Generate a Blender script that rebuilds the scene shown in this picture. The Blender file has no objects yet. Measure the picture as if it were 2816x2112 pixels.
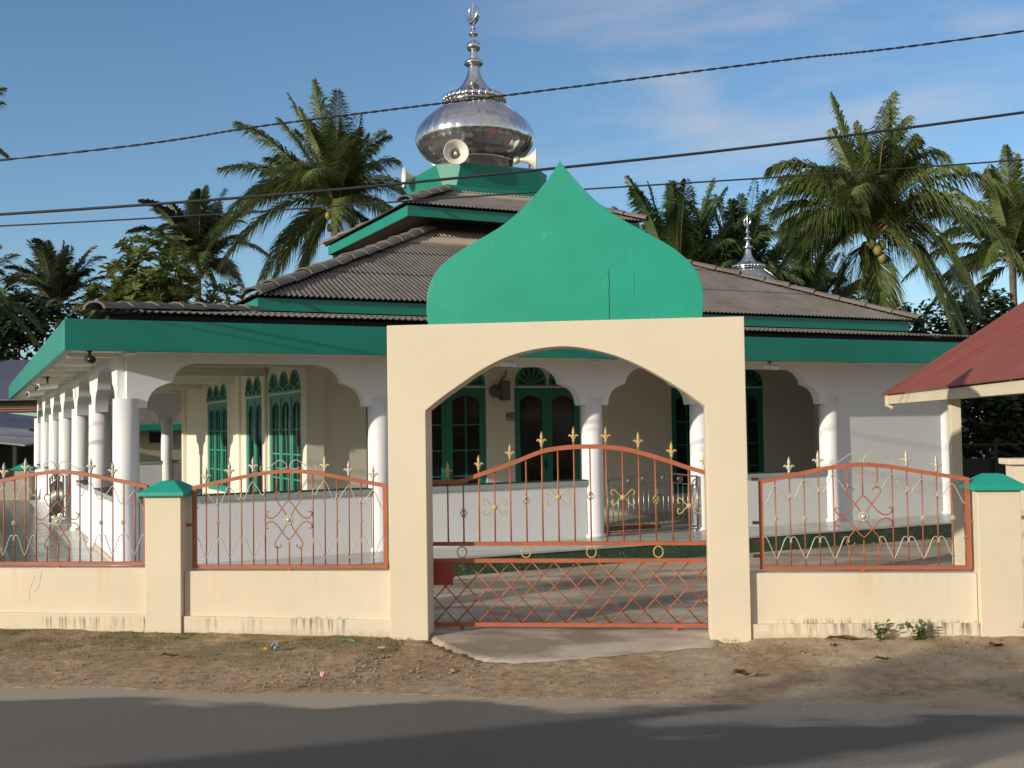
import bpy, bmesh, math, random
from mathutils import Vector, Matrix, noise
random.seed(11)
R = math.radians
sc = bpy.context.scene
COL = sc.collection
pi = math.pi

# ------------------------------------------------------------------ materials
def newmat(name):
    m = bpy.data.materials.new(name); m.use_nodes = True
    nt = m.node_tree; nt.nodes.clear()
    out = nt.nodes.new('ShaderNodeOutputMaterial'); b = nt.nodes.new('ShaderNodeBsdfPrincipled')
    nt.links.new(b.outputs[0], out.inputs[0])
    return m, nt, b
def N(nt, t, **k):
    n = nt.nodes.new(t)
    for a, v in k.items():
        if a.startswith('i_'):
            n.inputs[a[2:].replace('_', ' ')].default_value = v
        else: setattr(n, a, v)
    return n
def ramp(nt, fac, stops):
    r = nt.nodes.new('ShaderNodeValToRGB'); e = r.color_ramp.elements
    e[0].position, e[0].color = stops[0][0], stops[0][1]
    e[1].position, e[1].color = stops[-1][0], stops[-1][1]
    for p, c in stops[1:-1]:
        x = e.new(p); x.color = c
    nt.links.new(fac, r.inputs[0]); return r.outputs[0]
def g4(v, a=1): return (v, v, v, a)
def mixc(nt, fac, a, b, mode='MIX'):
    n = nt.nodes.new('ShaderNodeMix'); n.data_type = 'RGBA'; n.blend_type = mode
    for s, v in ((0, fac), (6, a), (7, b)):
        if hasattr(v, 'links') or isinstance(v, bpy.types.NodeSocket): nt.links.new(v, n.inputs[s])
        else: n.inputs[s].default_value = v if s == 0 else (v if len(v) == 4 else (*v, 1))
    return n.outputs[2]
def wpos(nt, scale=(1, 1, 1), obj=False):
    if obj:
        c = nt.nodes.new('ShaderNodeTexCoord').outputs['Object']
    else:
        c = nt.nodes.new('ShaderNodeNewGeometry').outputs['Position']
    mp = nt.nodes.new('ShaderNodeMapping'); mp.inputs['Scale'].default_value = scale
    nt.links.new(c, mp.inputs[0]); return mp.outputs[0]
def noi(nt, vec, scale, detail=4, rough=.55, dist=0):
    n = N(nt, 'ShaderNodeTexNoise'); n.inputs['Scale'].default_value = scale; n.inputs['Detail'].default_value = detail
    n.inputs['Roughness'].default_value = rough; n.inputs['Distortion'].default_value = dist
    nt.links.new(vec, n.inputs['Vector']); return n.outputs[0]
def math_(nt, op, a, b=0.):
    n = nt.nodes.new('ShaderNodeMath'); n.operation = op
    for i, v in enumerate((a, b)):
        if isinstance(v, bpy.types.NodeSocket): nt.links.new(v, n.inputs[i])
        else: n.inputs[i].default_value = v
    return n.outputs[0]
def bump(nt, b, h, strength=.3, dist=.01):
    n = N(nt, 'ShaderNodeBump'); n.inputs['Strength'].default_value = strength; n.inputs['Distance'].default_value = dist
    nt.links.new(h, n.inputs['Height']); nt.links.new(n.outputs[0], b.inputs['Normal'])
def paint(name, col, rough=.6, var=.12, scale=1.4, fine=60, bs=.25, metal=0., spec=.5, bd=.004, wear=None, wearcol=(.5, .55, .5)):
    m, nt, b = newmat(name)
    p = wpos(nt)
    big = noi(nt, p, scale, 5, .6); sm = noi(nt, p, fine, 3, .6)
    lo = tuple(c * (1 - var) for c in col); hi = tuple(min(1, c * (1 + var)) for c in col)
    c = ramp(nt, big, [(.3, (*lo, 1)), (.7, (*hi, 1))])
    c = mixc(nt, .10, c, ramp(nt, sm, [(.3, g4(.6)), (.7, g4(1.0))]), 'MULTIPLY')
    if wear:
        w = noi(nt, wpos(nt, (1, 1, .35)), 9, 8, .75)
        w2 = noi(nt, p, 1.1, 2)
        f = math_(nt, 'MULTIPLY', ramp(nt, w, [(wear, g4(0)), (wear + .06, g4(1))]), ramp(nt, w2, [(.45, g4(0)), (.65, g4(.7))]))
        c = mixc(nt, f, c, wearcol)
    nt.links.new(c, b.inputs['Base Color'])
    b.inputs['Roughness'].default_value = rough; b.inputs['Metallic'].default_value = metal
    b.inputs['Specular IOR Level'].default_value = spec
    hh = math_(nt, 'ADD', sm, math_(nt, 'MULTIPLY', noi(nt, p, fine * .2, 3), 1.5))
    bump(nt, b, hh, bs, bd)
    return m
def plaster_stained(name, col):
    m, nt, b = newmat(name)
    p = wpos(nt)
    big = noi(nt, p, 1.2, 5, .6); sm = noi(nt, p, 70, 3)
    c = ramp(nt, big, [(.3, (*[x * .93 for x in col], 1)), (.7, (*[min(1, x * 1.05) for x in col], 1))])
    pale = ramp(nt, noi(nt, p, .45, 2), [(.45, g4(0)), (.62, g4(.35))])
    c = mixc(nt, pale, c, (col[0] * 1.02, col[1] * 1.05, col[2] * 1.22))
    z = N(nt, 'ShaderNodeSeparateXYZ'); nt.links.new(wpos(nt), z.inputs[0])
    # mildew runs on the low plinth course
    st = noi(nt, wpos(nt, (24, 24, 1.5)), 1.0, 6, .7)
    clus = noi(nt, wpos(nt, (1, 1, .02)), 1.5, 3)
    f = math_(nt, 'MULTIPLY', ramp(nt, st, [(.49, g4(0)), (.60, g4(1))]), ramp(nt, clus, [(.42, g4(0)), (.56, g4(1))]))
    zm = ramp(nt, z.outputs[2], [(.03, g4(.15)), (.12, g4(.6)), (.20, g4(1)), (.245, g4(0))])
    f = math_(nt, 'MULTIPLY', f, zm)
    c = mixc(nt, math_(nt, 'MULTIPLY', f, .9), c, (.11, .095, .06))
    # rust / water runs down from the coping
    rs = noi(nt, wpos(nt, (5.5, 5.5, .15)), 1.0, 4, .6)
    zr = ramp(nt, z.outputs[2], [(.3, g4(0)), (.72, g4(.55)), (.80, g4(0))])
    f2 = math_(nt, 'MULTIPLY', ramp(nt, rs, [(.54, g4(0)), (.66, g4(1))]), zr)
    c = mixc(nt, math_(nt, 'MULTIPLY', f2, .55), c, (.50, .36, .16))
    # splashed soil at the foot
    sp = noi(nt, p, 14, 5, .7)
    fz = ramp(nt, math_(nt, 'ADD', z.outputs[2], math_(nt, 'MULTIPLY', sp, .16)), [(.10, g4(.6)), (.19, g4(0))])
    c = mixc(nt, fz, c, (.38, .27, .15))
    nt.links.new(c, b.inputs['Base Color']); b.inputs['Roughness'].default_value = .75
    bump(nt, b, math_(nt, 'ADD', sm, math_(nt, 'MULTIPLY', noi(nt, p, 12, 4), 2)), .25, .004)
    return m

GREEN = (.011, .315, .208)
M_cream = plaster_stained('cream_plaster', (.665, .572, .42))
M_cream2 = paint('cream_gate_plaster', (.665, .572, .42), .7, .05, .8, 70, .12, wear=.70, wearcol=(.62, .50, .33))
M_white = paint('white_wall_paint', (.80, .80, .79), .6, .03, .8, 90, .3)
M_hall = paint('pale_cream_wall_paint', (.83, .775, .635), .6, .04, .8, 80, .2)
M_soffit = paint('soffit_paint', (.76, .70, .59), .7, .05, .8, 80, .2)
M_green = paint('green_gloss_paint', GREEN, .45, .10, 1.1, 50, .1, wear=.60, wearcol=(.16, .42, .30))
M_fascia = paint('green_fascia_paint', (.006, .212, .150), .42, .10, .9, 40, .2)
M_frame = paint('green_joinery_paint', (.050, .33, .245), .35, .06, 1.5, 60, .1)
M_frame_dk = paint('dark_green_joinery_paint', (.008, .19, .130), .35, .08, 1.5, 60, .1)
M_cap = paint('teal_cap_paint', (.008, .30, .215), .5, .08, 2, 60, .2)
M_orange = paint('orange_iron_paint', (.38, .112, .050), .45, .14, 3, 120, .2, wear=.62, wearcol=(.10, .045, .03))
M_redox = paint('red_oxide_paint', (.30, .05, .03), .5, .1, 3, 90, .2)
M_gold = paint('gold_paint', (.50, .355, .14), .5, .1, 6, 120, .15, metal=.05)
M_silver = paint('silver_paint', (.50, .455, .35), .42, .08, 6, 120, .15, metal=.2)
M_black = paint('black_plastic', (.015, .015, .015), .4, .1, 4, 50, .1)
M_cable = paint('cable_sheath', (.022, .022, .025), .5, .1, 4, 50, .1)
M_dark = paint('dark_timber', (.020, .017, .014), .8, .2, 3, 30, .3)
M_whiteplastic = paint('white_plastic', (.78, .78, .76), .35, .03, 4, 50, .05)
M_horn = paint('horn_enamel', (.72, .68, .58), .35, .05, 4, 50, .05)
M_tilecap = paint('grey_green_coping_tile', (.33, .40, .36), .25, .08, 5, 30, .05)
M_grout = paint('dark_coping_edge', (.03, .035, .035), .5, .1, 5, 30, .05)
M_fib = None
def fibro(name, col, lich=(.30, .28, .24), pale_bands=False):
    m, nt, b = newmat(name)
    p = wpos(nt)
    n1 = noi(nt, p, .9, 6, .65); n2 = noi(nt, p, 16, 5, .7); n3 = noi(nt, wpos(nt, (1, 1, 1)), 3.5, 5, .6)
    c = ramp(nt, n1, [(.3, (*[x * .72 for x in col], 1)), (.7, (*[x * 1.25 for x in col], 1))])
    c = mixc(nt, ramp(nt, n2, [(.55, g4(0)), (.75, g4(.5))]), c, lich)
    c = mixc(nt, ramp(nt, n3, [(.52, g4(0)), (.7, g4(.55))]), c, tuple(x * .45 for x in col))
    if pale_bands:   # sheets paler in height bands below the tier above and by the drum
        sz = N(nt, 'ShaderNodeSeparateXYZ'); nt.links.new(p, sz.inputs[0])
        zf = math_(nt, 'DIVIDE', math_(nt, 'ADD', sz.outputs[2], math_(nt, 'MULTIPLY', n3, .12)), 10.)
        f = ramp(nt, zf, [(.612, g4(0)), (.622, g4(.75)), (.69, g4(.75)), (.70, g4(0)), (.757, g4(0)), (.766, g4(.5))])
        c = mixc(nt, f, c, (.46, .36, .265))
    nt.links.new(c, b.inputs['Base Color']); b.inputs['Roughness'].default_value = .85
    bump(nt, b, n2, .4, .006); return m
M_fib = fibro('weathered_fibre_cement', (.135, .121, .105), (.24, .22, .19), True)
M_ridge = fibro('weathered_ridge_cement', (.17, .145, .12), (.34, .30, .25))
M_redroof = paint('red_roof_paint', (.225, .062, .043), .5, .12, .7, 40, .15)
M_porch = paint('cream_porch_paint', (.66, .58, .42), .55, .06, 1, 60, .15)
M_stone = paint('bare_concrete', (.33, .29, .24), .85, .15, 2, 40, .5)
def steel(name, rough=.1, col=(.72, .72, .74)):
    m, nt, b = newmat(name)
    p = wpos(nt)
    n = noi(nt, p, 2.2, 3); n2 = noi(nt, p, 14, 4)
    nt.links.new(ramp(nt, n, [(.3, (*[x * .9 for x in col], 1)), (.7, (*col, 1))]), b.inputs['Base Color'])
    b.inputs['Metallic'].default_value = 1
    nt.links.new(ramp(nt, n2, [(.3, g4(rough)), (.8, g4(rough * 2.0))]), b.inputs['Roughness'])
    bump(nt, b, n, .06, .02); return m
M_steel = steel('stainless_sheet', .12, (.66, .66, .66))
M_bar = steel('stainless_tube', .25, (.34, .33, .31))
def glass(name):
    m, nt, b = newmat(name)
    p = wpos(nt); n = noi(nt, p, 1.6, 3)
    nt.links.new(ramp(nt, n, [(.35, (.006, .006, .005, 1)), (.75, (.030, .026, .021, 1))]), b.inputs['Base Color'])
    b.inputs['Roughness'].default_value = .12; b.inputs['Specular IOR Level'].default_value = .3
    return m
M_glass = glass('dark_window_glass')
M_crack = paint('hairline_crack', (.36, .28, .16), .8)
M_void = paint('dark_opening', (.012, .011, .009), .8, .2, 3, 30, .1)

def road_mat():
    m, nt, b = newmat('asphalt')
    p = wpos(nt)
    n1 = noi(nt, p, .35, 4); n2 = noi(nt, p, 60, 4, .7); n3 = noi(nt, p, 95, 3)
    c = ramp(nt, n1, [(.3, (.100, .090, .078, 1)), (.7, (.134, .120, .102, 1))])
    c = mixc(nt, .85, c, ramp(nt, n2, [(.3, g4(.62)), (.5, g4(1)), (.72, g4(1.25))]), 'MULTIPLY')
    c = mixc(nt, ramp(nt, n3, [(.62, g4(0)), (.72, g4(.7))]), c, (.27, .24, .20))
    # sand drifted over the edge of the carriageway: band along the edge, broken by noise
    s = N(nt, 'ShaderNodeSeparateXYZ'); nt.links.new(wpos(nt), s.inputs[0])
    d = math_(nt, 'SUBTRACT', math_(nt, 'SUBTRACT', 8.72, math_(nt, 'MULTIPLY', s.outputs[0], .148)), s.outputs[1])
    nn = noi(nt, wpos(nt, (.42, 1.0, 1)), 1.05, 4, .5)
    e = math_(nt, 'SUBTRACT', d, math_(nt, 'MULTIPLY', math_(nt, 'SUBTRACT', nn, .40), 3.4))
    f = ramp(nt, math_(nt, 'ADD', e, .5), [(.40, g4(.9)), (.52, g4(.5)), (.66, g4(0))])
    sand = ramp(nt, noi(nt, p, 40, 4), [(.3, (.34, .275, .195, 1)), (.7, (.50, .415, .31, 1))])
    c = mixc(nt, math_(nt, 'MULTIPLY', f, .85), c, sand)
    # second drift, towards the near lane on the right
    n4 = noi(nt, wpos(nt, (.35, .8, 1)), .9, 4, .5)
    nr = math_(nt, 'ADD', math_(nt, 'ADD', math_(nt, 'MULTIPLY', s.outputs[0], .35), math_(nt, 'MULTIPLY', s.outputs[1], -1.0)), math_(nt, 'MULTIPLY', n4, 1.0))
    f3 = ramp(nt, math_(nt, 'ADD', nr, 6.35), [(.42, g4(0)), (.62, g4(.75))])
    c = mixc(nt, f3, c, sand)
    nt.links.new(c, b.inputs['Base Color']); b.inputs['Roughness'].default_value = .85
    bump(nt, b, n2, .6, .006); return m
M_road = road_mat()
def soil_mat():
    m, nt, b = newmat('sandy_soil')
    p = wpos(nt)
    n1 = noi(nt, p, .8, 5, .6); n2 = noi(nt, p, 9, 6, .7); n3 = noi(nt, p, 55, 4, .7)
    c = ramp(nt, n1, [(.3, (.345, .225, .125, 1)), (.7, (.53, .385, .235, 1))])
    c = mixc(nt, .8, c, ramp(nt, n2, [(.32, g4(.42)), (.66, g4(1.28))]), 'MULTIPLY')
    c = mixc(nt, .7, c, ramp(nt, n3, [(.3, g4(.6)), (.7, g4(1.2))]), 'MULTIPLY')
    s = N(nt, 'ShaderNodeSeparateXYZ'); nt.links.new(wpos(nt), s.inputs[0])
    d = math_(nt, 'ADD', s.outputs[1], math_(nt, 'MULTIPLY', s.outputs[0], .12))   # about 10.9 at the fence
    left = ramp(nt, math_(nt, 'ADD', math_(nt, 'MULTIPLY', s.outputs[0], -.4), -.3), [(.0, g4(0)), (.55, g4(1))])
    gz = math_(nt, 'MULTIPLY', ramp(nt, math_(nt, 'SUBTRACT', d, 9.3), [(.25, g4(0)), (.9, g4(1))]), ramp(nt, noi(nt, p, 2.6, 5, .65), [(.38, g4(0)), (.6, g4(.8))]))
    c = mixc(nt, math_(nt, 'MULTIPLY', gz, left), c, (.175, .15, .055))
    rt = ramp(nt, math_(nt, 'MULTIPLY', s.outputs[0], .4), [(.2, g4(0)), (.8, g4(.6))])
    c = mixc(nt, math_(nt, 'MULTIPLY', rt, ramp(nt, noi(nt, p, 1.5, 4), [(.4, g4(0)), (.6, g4(1))])), c, (.56, .475, .33))
    nt.links.new(c, b.inputs['Base Color']); b.inputs['Roughness'].default_value = .95
    bump(nt, b, math_(nt, 'ADD', n2, math_(nt, 'MULTIPLY', n3, .5)), 1.0, .035); return m
M_soil = soil_mat()
def concrete_mat(name, a, bcol, stain, sc_=.5, wet=.35, rough=.8):
    m, nt, b = newmat(name)
    p = wpos(nt)
    n1 = noi(nt, wpos(nt, (.55, 1.3, 1)), sc_, 5, .6, .5); n2 = noi(nt, p, 18, 5, .7); n3 = noi(nt, p, 1.3, 4)
    c = ramp(nt, n3, [(.3, (*a, 1)), (.7, (*bcol, 1))])
    c = mixc(nt, ramp(nt, n1, [(.44, g4(0)), (.58, g4(wet * 2.2))]), c, stain)
    c = mixc(nt, .5, c, ramp(nt, n2, [(.3, g4(.7)), (.7, g4(1.15))]), 'MULTIPLY')
    nt.links.new(c, b.inputs['Base Color']); b.inputs['Roughness'].default_value = rough
    bump(nt, b, n2, .4, .006); return m
M_yard = concrete_mat('yard_concrete', (.38, .30, .215), (.58, .49, .385), (.19, .15, .10), .8)
M_apron = concrete_mat('apron_concrete', (.44, .36, .275), (.58, .49, .39), (.27, .21, .15), .9, .5)
def tile_mat(name, col, grout, w, rough=.2, spots=None, offs=0.0, frame_rot=0.0):
    m, nt, b = newmat(name)
    tc = nt.nodes.new('ShaderNodeTexCoord').outputs['Object']
    s = N(nt, 'ShaderNodeSeparateXYZ'); nt.links.new(tc, s.inputs[0])
    def lines(o):
        f = math_(nt, 'FRACT', math_(nt, 'DIVIDE', math_(nt, 'ADD', o, 100.003), w))
        return math_(nt, 'LESS_THAN', f, .02)
    g = math_(nt, 'MAXIMUM', lines(s.outputs[0]), lines(s.outputs[1]))
    p = wpos(nt)
    c = ramp(nt, noi(nt, p, 1.7, 4), [(.3, (*[x * .8 for x in col], 1)), (.7, (*[x * 1.15 for x in col], 1))])
    if spots:
        v = N(nt, 'ShaderNodeTexNoise'); v.inputs['Scale'].default_value = 13; v.inputs['Detail'].default_value = 3
        v.inputs['Distortion'].default_value = 2.5; nt.links.new(tc, v.inputs['Vector'])
        c = mixc(nt, ramp(nt, v.outputs[0], [(.60, g4(0)), (.66, g4(.8))]), c, spots)
    c = mixc(nt, g, c, grout)
    nt.links.new(c, b.inputs['Base Color'])
    nt.links.new(ramp(nt, noi(nt, p, 4, 4), [(.3, g4(rough)), (.7, g4(rough * 1.8))]), b.inputs['Roughness'])
    return m
M_floor = tile_mat('veranda_floor_tile', (.47, .48, .43), (.24, .23, .20), .3, .22)
M_riser = tile_mat('dark_green_riser_tile', (.030, .068, .034), (.10, .13, .10), .2, .22, spots=(.18, .27, .19))
M_lefttile = tile_mat('left_yard_tile', (.095, .105, .085), (.30, .30, .26), .9, .16)

def leafmat(name, c1, c2, rough=.45, trans=.25):
    m, nt, b = newmat(name)
    p = wpos(nt)
    n = noi(nt, p, 1.1, 4, .6); n2 = noi(nt, p, 11, 3)
    c = ramp(nt, math_(nt, 'ADD', math_(nt, 'MULTIPLY', n, .6), math_(nt, 'MULTIPLY', n2, .4)), [(.36, (*c1, 1)), (.64, (*c2, 1))])
    nt.links.new(c, b.inputs['Base Color']); b.inputs['Roughness'].default_value = rough
    b.inputs['Specular IOR Level'].default_value = .35
    tr = nt.nodes.new('ShaderNodeBsdfTranslucent'); nt.links.new(c, tr.inputs[0])
    ms = nt.nodes.new('ShaderNodeMixShader'); ms.inputs[0].default_value = trans
    out = [x for x in nt.nodes if x.type == 'OUTPUT_MATERIAL'][0]
    nt.links.new(b.outputs[0], ms.inputs[1]); nt.links.new(tr.outputs[0], ms.inputs[2]); nt.links.new(ms.outputs[0], out.inputs[0])
    return m
M_palm = leafmat('coconut_leaf', (.042, .078, .020), (.165, .19, .055))
M_palm_dk = leafmat('oil_palm_leaf', (.024, .052, .016), (.085, .13, .036))
M_palm_far = leafmat('far_coconut_leaf', (.030, .050, .020), (.085, .10, .035))
M_rachis = paint('palm_stalk', (.22, .18, .05), .6, .2, 2, 20, .2)
M_bark = paint('palm_bark', (.14, .115, .09), .9, .25, 3, 20, .6)
M_leaf = leafmat('broad_leaf', (.070, .105, .025), (.25, .26, .075), .35, .3)
M_bush = leafmat('dark_foliage', (.012, .022, .008), (.045, .065, .018))
M_nut = paint('coconut_husk', (.26, .24, .05), .5, .2, 5, 30, .1)
M_dryleaf = paint('dry_leaf', (.20, .095, .05), .8, .3, 8, 40, .3)
M_weed = leafmat('weed_leaf', (.07, .12, .03), (.14, .21, .06))
M_grass = leafmat('verge_grass', (.075, .085, .022), (.16, .155, .05))
M_peb = paint('pebble', (.25, .175, .11), .9, .4, 30, 60, .2)

# ------------------------------------------------------------------ mesh builder
class MB:
    def __init__(s): s.v = []; s.f = []; s.sm = []
    def add(s, vs, fs, smooth=False):
        o = len(s.v); s.v += [tuple(x) for x in vs]; s.f += [tuple(i + o for i in f) for f in fs]; s.sm += [smooth] * len(fs); return s
    def box(s, x0, y0, z0, x1, y1, z1):
        vs = [(x, y, z) for z in (z0, z1) for y in (y0, y1) for x in (x0, x1)]
        return s.add(vs, [(0, 2, 3, 1), (4, 5, 7, 6), (0, 1, 5, 4), (2, 6, 7, 3), (0, 4, 6, 2), (1, 3, 7, 5)])
    def prism(s, pts, y0, y1, swap=False):
        n = len(pts)
        f = (lambda p, y: (y, p[0], p[1])) if swap else (lambda p, y: (p[0], y, p[1]))
        vs = [f(p, y0) for p in pts] + [f(p, y1) for p in pts]
        return s.add(vs, [tuple(range(n)), tuple(range(2 * n - 1, n - 1, -1))] + [(i, i + n, (i + 1) % n + n, (i + 1) % n) for i in range(n)])
    def slab(s, pts, z0, z1):
        n = len(pts)
        vs = [(*p, z0) for p in pts] + [(*p, z1) for p in pts]
        return s.add(vs, [tuple(range(n - 1, -1, -1)), tuple(range(n, 2 * n))] + [(i, (i + 1) % n, (i + 1) % n + n, i + n) for i in range(n)])
    def tube(s, path, r, n=6, flat=False):
        path = [Vector(p) for p in path]; rs = r if isinstance(r, (list, tuple)) else [r] * len(path)
        t0 = (path[1] - path[0]).normalized(); up = Vector((0, 0, 1)) if abs(t0.z) < .9 else Vector((0, 1, 0))
        a = t0.cross(up).normalized(); vs = []
        for i, p in enumerate(path):
            t = (path[min(i + 1, len(path) - 1)] - path[max(i - 1, 0)]).normalized()
            a = (a - t * a.dot(t)).normalized(); b = t.cross(a)
            vs += [p + (a * math.cos(2 * pi * k / n + pi / n) + b * math.sin(2 * pi * k / n + pi / n)) * rs[i] for k in range(n)]
        m = len(path); fs = [(i * n + k, i * n + (k + 1) % n, (i + 1) * n + (k + 1) % n, (i + 1) * n + k) for i in range(m - 1) for k in range(n)]
        fs += [tuple(range(n - 1, -1, -1)), tuple(range((m - 1) * n, m * n))]
        return s.add(vs, fs, not flat and n > 4)
    def lathe(s, prof, n=24, c=(0, 0, 0), mat=None, smooth=True, caps=True):
        vs = []
        for r, z in prof:
            for k in range(n):
                p = Vector((r * math.cos(2 * pi * k / n), r * math.sin(2 * pi * k / n), z))
                if mat: p = mat @ p
                vs.append(p + Vector(c))
        m = len(prof); fs = [(i * n + k, i * n + (k + 1) % n, (i + 1) * n + (k + 1) % n, (i + 1) * n + k) for i in range(m - 1) for k in range(n)]
        if caps: fs += [tuple(range(n - 1, -1, -1)), tuple(range((m - 1) * n, m * n))]
        return s.add(vs, fs, smooth)
    def ball(s, c, r, n=10, sz=1):
        return s.lathe([(max(.001, r * math.sin(pi * i / 6)), -r * sz * math.cos(pi * i / 6)) for i in range(7)], n, c)
    def mesh(s, name, mat):
        me = bpy.data.meshes.new(name); me.from_pydata(s.v, [], s.f); me.materials.append(mat)
        me.polygons.foreach_set('use_smooth', s.sm); me.update(); return me

def tag(o, label=None, cat=None, group=None, kind=None):
    if label: o['label'] = label
    if cat: o['category'] = cat
    if group: o['group'] = group
    if kind: o['kind'] = kind
    return o
class Frame:
    def __init__(s, x, y, a): s.x, s.y, s.a = x, y, a
    def w(s, u, v, z=0.):
        return Vector((s.x + u * math.cos(s.a) - v * math.sin(s.a), s.y + u * math.sin(s.a) + v * math.cos(s.a), z))
W0 = Frame(0, 0, 0)
G = Frame(.5498, 10.8638, -.1131)       # street fence: s along it, t into the yard
Q = Frame(-5.2691, 15.1743, .4547)      # mosque: u along its front, v into it
def thing(name, label, cat, fr=W0, at=(0, 0, 0), group=None, rot=0.):
    o = bpy.data.objects.new(name, None); COL.objects.link(o); o.empty_display_size = .2
    o.location = fr.w(*at); o.rotation_euler = (0, 0, fr.a + rot); o['_base'] = list(at)
    return tag(o, label, cat, group)
def part(parent, name, mb, mat, label=None, raw=False, loc=None, bevel=0):
    """mesh child; vertices are given in the parent's frame coordinates (its base is taken off)"""
    if isinstance(mb, MB):
        if not raw:
            r = parent
            while r.parent: r = r.parent
            b = r.get('_base', (0, 0, 0)); mb.v = [(x - b[0], y - b[1], z - b[2]) for x, y, z in mb.v]
        me = mb.mesh(name, mat)
    else: me = mb
    o = bpy.data.objects.new(name, me); COL.objects.link(o); o.parent = parent
    if loc: o.location = loc
    if label: o['label'] = label
    if bevel:
        md = o.modifiers.new('bevel', 'BEVEL'); md.width = bevel; md.segments = 2; md.limit_method = 'ANGLE'
    return o
def single(name, mb, mat, label=None, cat=None, group=None, kind=None, fr=W0, at=None, bevel=0):
    at = at or (0, 0, 0)
    mb.v = [(x - at[0], y - at[1], z - at[2]) for x, y, z in mb.v]
    o = bpy.data.objects.new(name, mb.mesh(name, mat)); COL.objects.link(o)
    o.location = fr.w(*at); o.rotation_euler = (0, 0, fr.a)
    if bevel:
        md = o.modifiers.new('bevel', 'BEVEL'); md.width = bevel; md.segments = 2; md.limit_method = 'ANGLE'
    return tag(o, label, cat, group, kind)
def spline(pts, k=4):
    out = []; n = len(pts)
    P = [Vector((*p, 0)) if len(p) == 2 else Vector(p) for p in pts]
    for i in range(n - 1):
        a, b, c, d = P[max(i - 1, 0)], P[i], P[i + 1], P[min(i + 2, n - 1)]
        for j in range(k):
            t = j / k
            out.append(.5 * ((2 * b) + (c - a) * t + (2 * a - 5 * b + 4 * c - d) * t * t + (3 * b - a - 3 * c + d) * t ** 3))
    out.append(P[-1]); return out
def sp2(pts, k=4): return [(p.x, p.y) for p in spline(pts, k)]

# ------------------------------------------------------------------ ground
gm = MB(); gm.add([(-300, -120, -.06), (300, -120, -.06), (300, 500, -.06), (-300, 500, -.06)], [(0, 1, 2, 3)])
single('ground', gm, paint('dark_field', (.075, .070, .035), .95, .35, .08, 8, .5), kind='structure')
def edge_y(x): return 8.72 - .148 * x
rm = MB()
xs = [-60 + 2 * i for i in range(61)]
rm.add([(x, edge_y(x) + .35, 0) for x in xs] + [(x, edge_y(x) - 6.2, 0) for x in xs], [(i, i + 61, i + 62, i + 1) for i in range(60)])
single('road', rm, M_road, kind='structure')
def fence_z(s): return max(0, (-s - 1.8) * .018) if s < 0 else max(0, (s - 1.3) * .02)
def ramp_lim(s):
    P = [(-1.46, .02), (-1.40, -.02), (-1.30, -.22), (-1.08, -.55), (-.85, -.86), (-.65, -1.02), (-.42, -1.05), (-.19, -.99), (.15, -.84), (.54, -.66), (.92, -.43), (1.20, -.35), (1.36, -.22), (1.41, -.02)]
    for a, b in zip(P, P[1:]):
        if a[0] <= s <= b[0]: return a[1] + (b[1] - a[1]) * (s - a[0]) / (b[0] - a[0])
    return .02
def apron_in(s, t):   # 0..1 inside the concrete ramp in the gateway
    if abs(s + .02) > 1.55: return 0
    lim = ramp_lim(s)
    return max(0, min(1, (t - lim) / .08))
vm = MB(); ns, ntt = 300, 66
for j in range(ntt + 1):
    for i in range(ns + 1):
        s = -13 + 26 * i / ns
        p0 = G.w(s, .18); wob = .12 * noise.noise(Vector((s * .9, 3.1, 0))) + .05 * noise.noise(Vector((s * 4, 1.7, 0)))
        t_edge = -(10.86 - .1131 * s - edge_y(p0.x)) / .99 + wob - .04
        f = j / ntt; t = t_edge + (.18 - t_edge) * f
        z = .006 + f ** 1.6 * (fence_z(s) + .035) + .020 * noise.noise(Vector((s * 1.6, t * 1.6, 0))) * min(1, f * 5) + .014 * noise.noise(Vector((s * 7, t * 7, 5))) * min(1, f * 4) + .008 * noise.noise(Vector((s * 22, t * 22, 5))) * min(1, f * 6)
        if f < .03: z = -.02
        if abs(s + .05) < 1.75: z = min(z, .012 + .02 * noise.noise(Vector((s * 5, t * 5, 2))) - (.10 if apron_in(s, t) > .9 else 0))
        vm.v.append((s, t, z))
vm.f = [(j * (ns + 1) + i, j * (ns + 1) + i + 1, (j + 1) * (ns + 1) + i + 1, (j + 1) * (ns + 1) + i) for j in range(ntt) for i in range(ns)]; vm.sm = [True] * len(vm.f)
single('verge', vm, M_soil, kind='structure', fr=G)
# concrete ramp
am = MB(); na, nb = 60, 30
for j in range(nb + 1):
    for i in range(na + 1):
        s = -1.46 + 2.86 * i / na
        lim = ramp_lim(s) + .025 * noise.noise(Vector((s * 4, .3, 0)))
        t = lim + (.62 - lim) * j / nb
        e = min(1, (t - lim) / .13)
        z = .045 * min(1, e) ** .6 + .012 * noise.noise(Vector((s * 2, t * 2, 9))) - .02 * (1 - e) + min(.0, (t - .0) * .03)
        if -1.4 < s < 1.3: pass
        am.v.append((s, t, z))
am.f = [(j * (na + 1) + i, j * (na + 1) + i + 1, (j + 1) * (na + 1) + i + 1, (j + 1) * (na + 1) + i) for j in range(nb) for i in range(na)]; am.sm = [True] * len(am.f)
single('driveway_ramp', am, M_apron, kind='structure', fr=G)
ym = MB(); ym.add([(-30, .25, 0), (24, .25, 0), (24, 48, 0), (-30, 48, 0)], [(0, 1, 2, 3)])
single('courtyard', ym, M_yard, kind='structure', fr=G)
lt = MB(); lt.add([(-12, 1.0, .004), (-1.4, -1.0, .004), (-1.4, 24, .004), (-12, 24, .004)], [(0, 1, 2, 3)])
single('tiled_path', lt, M_lefttile, kind='structure', fr=Q)

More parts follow.
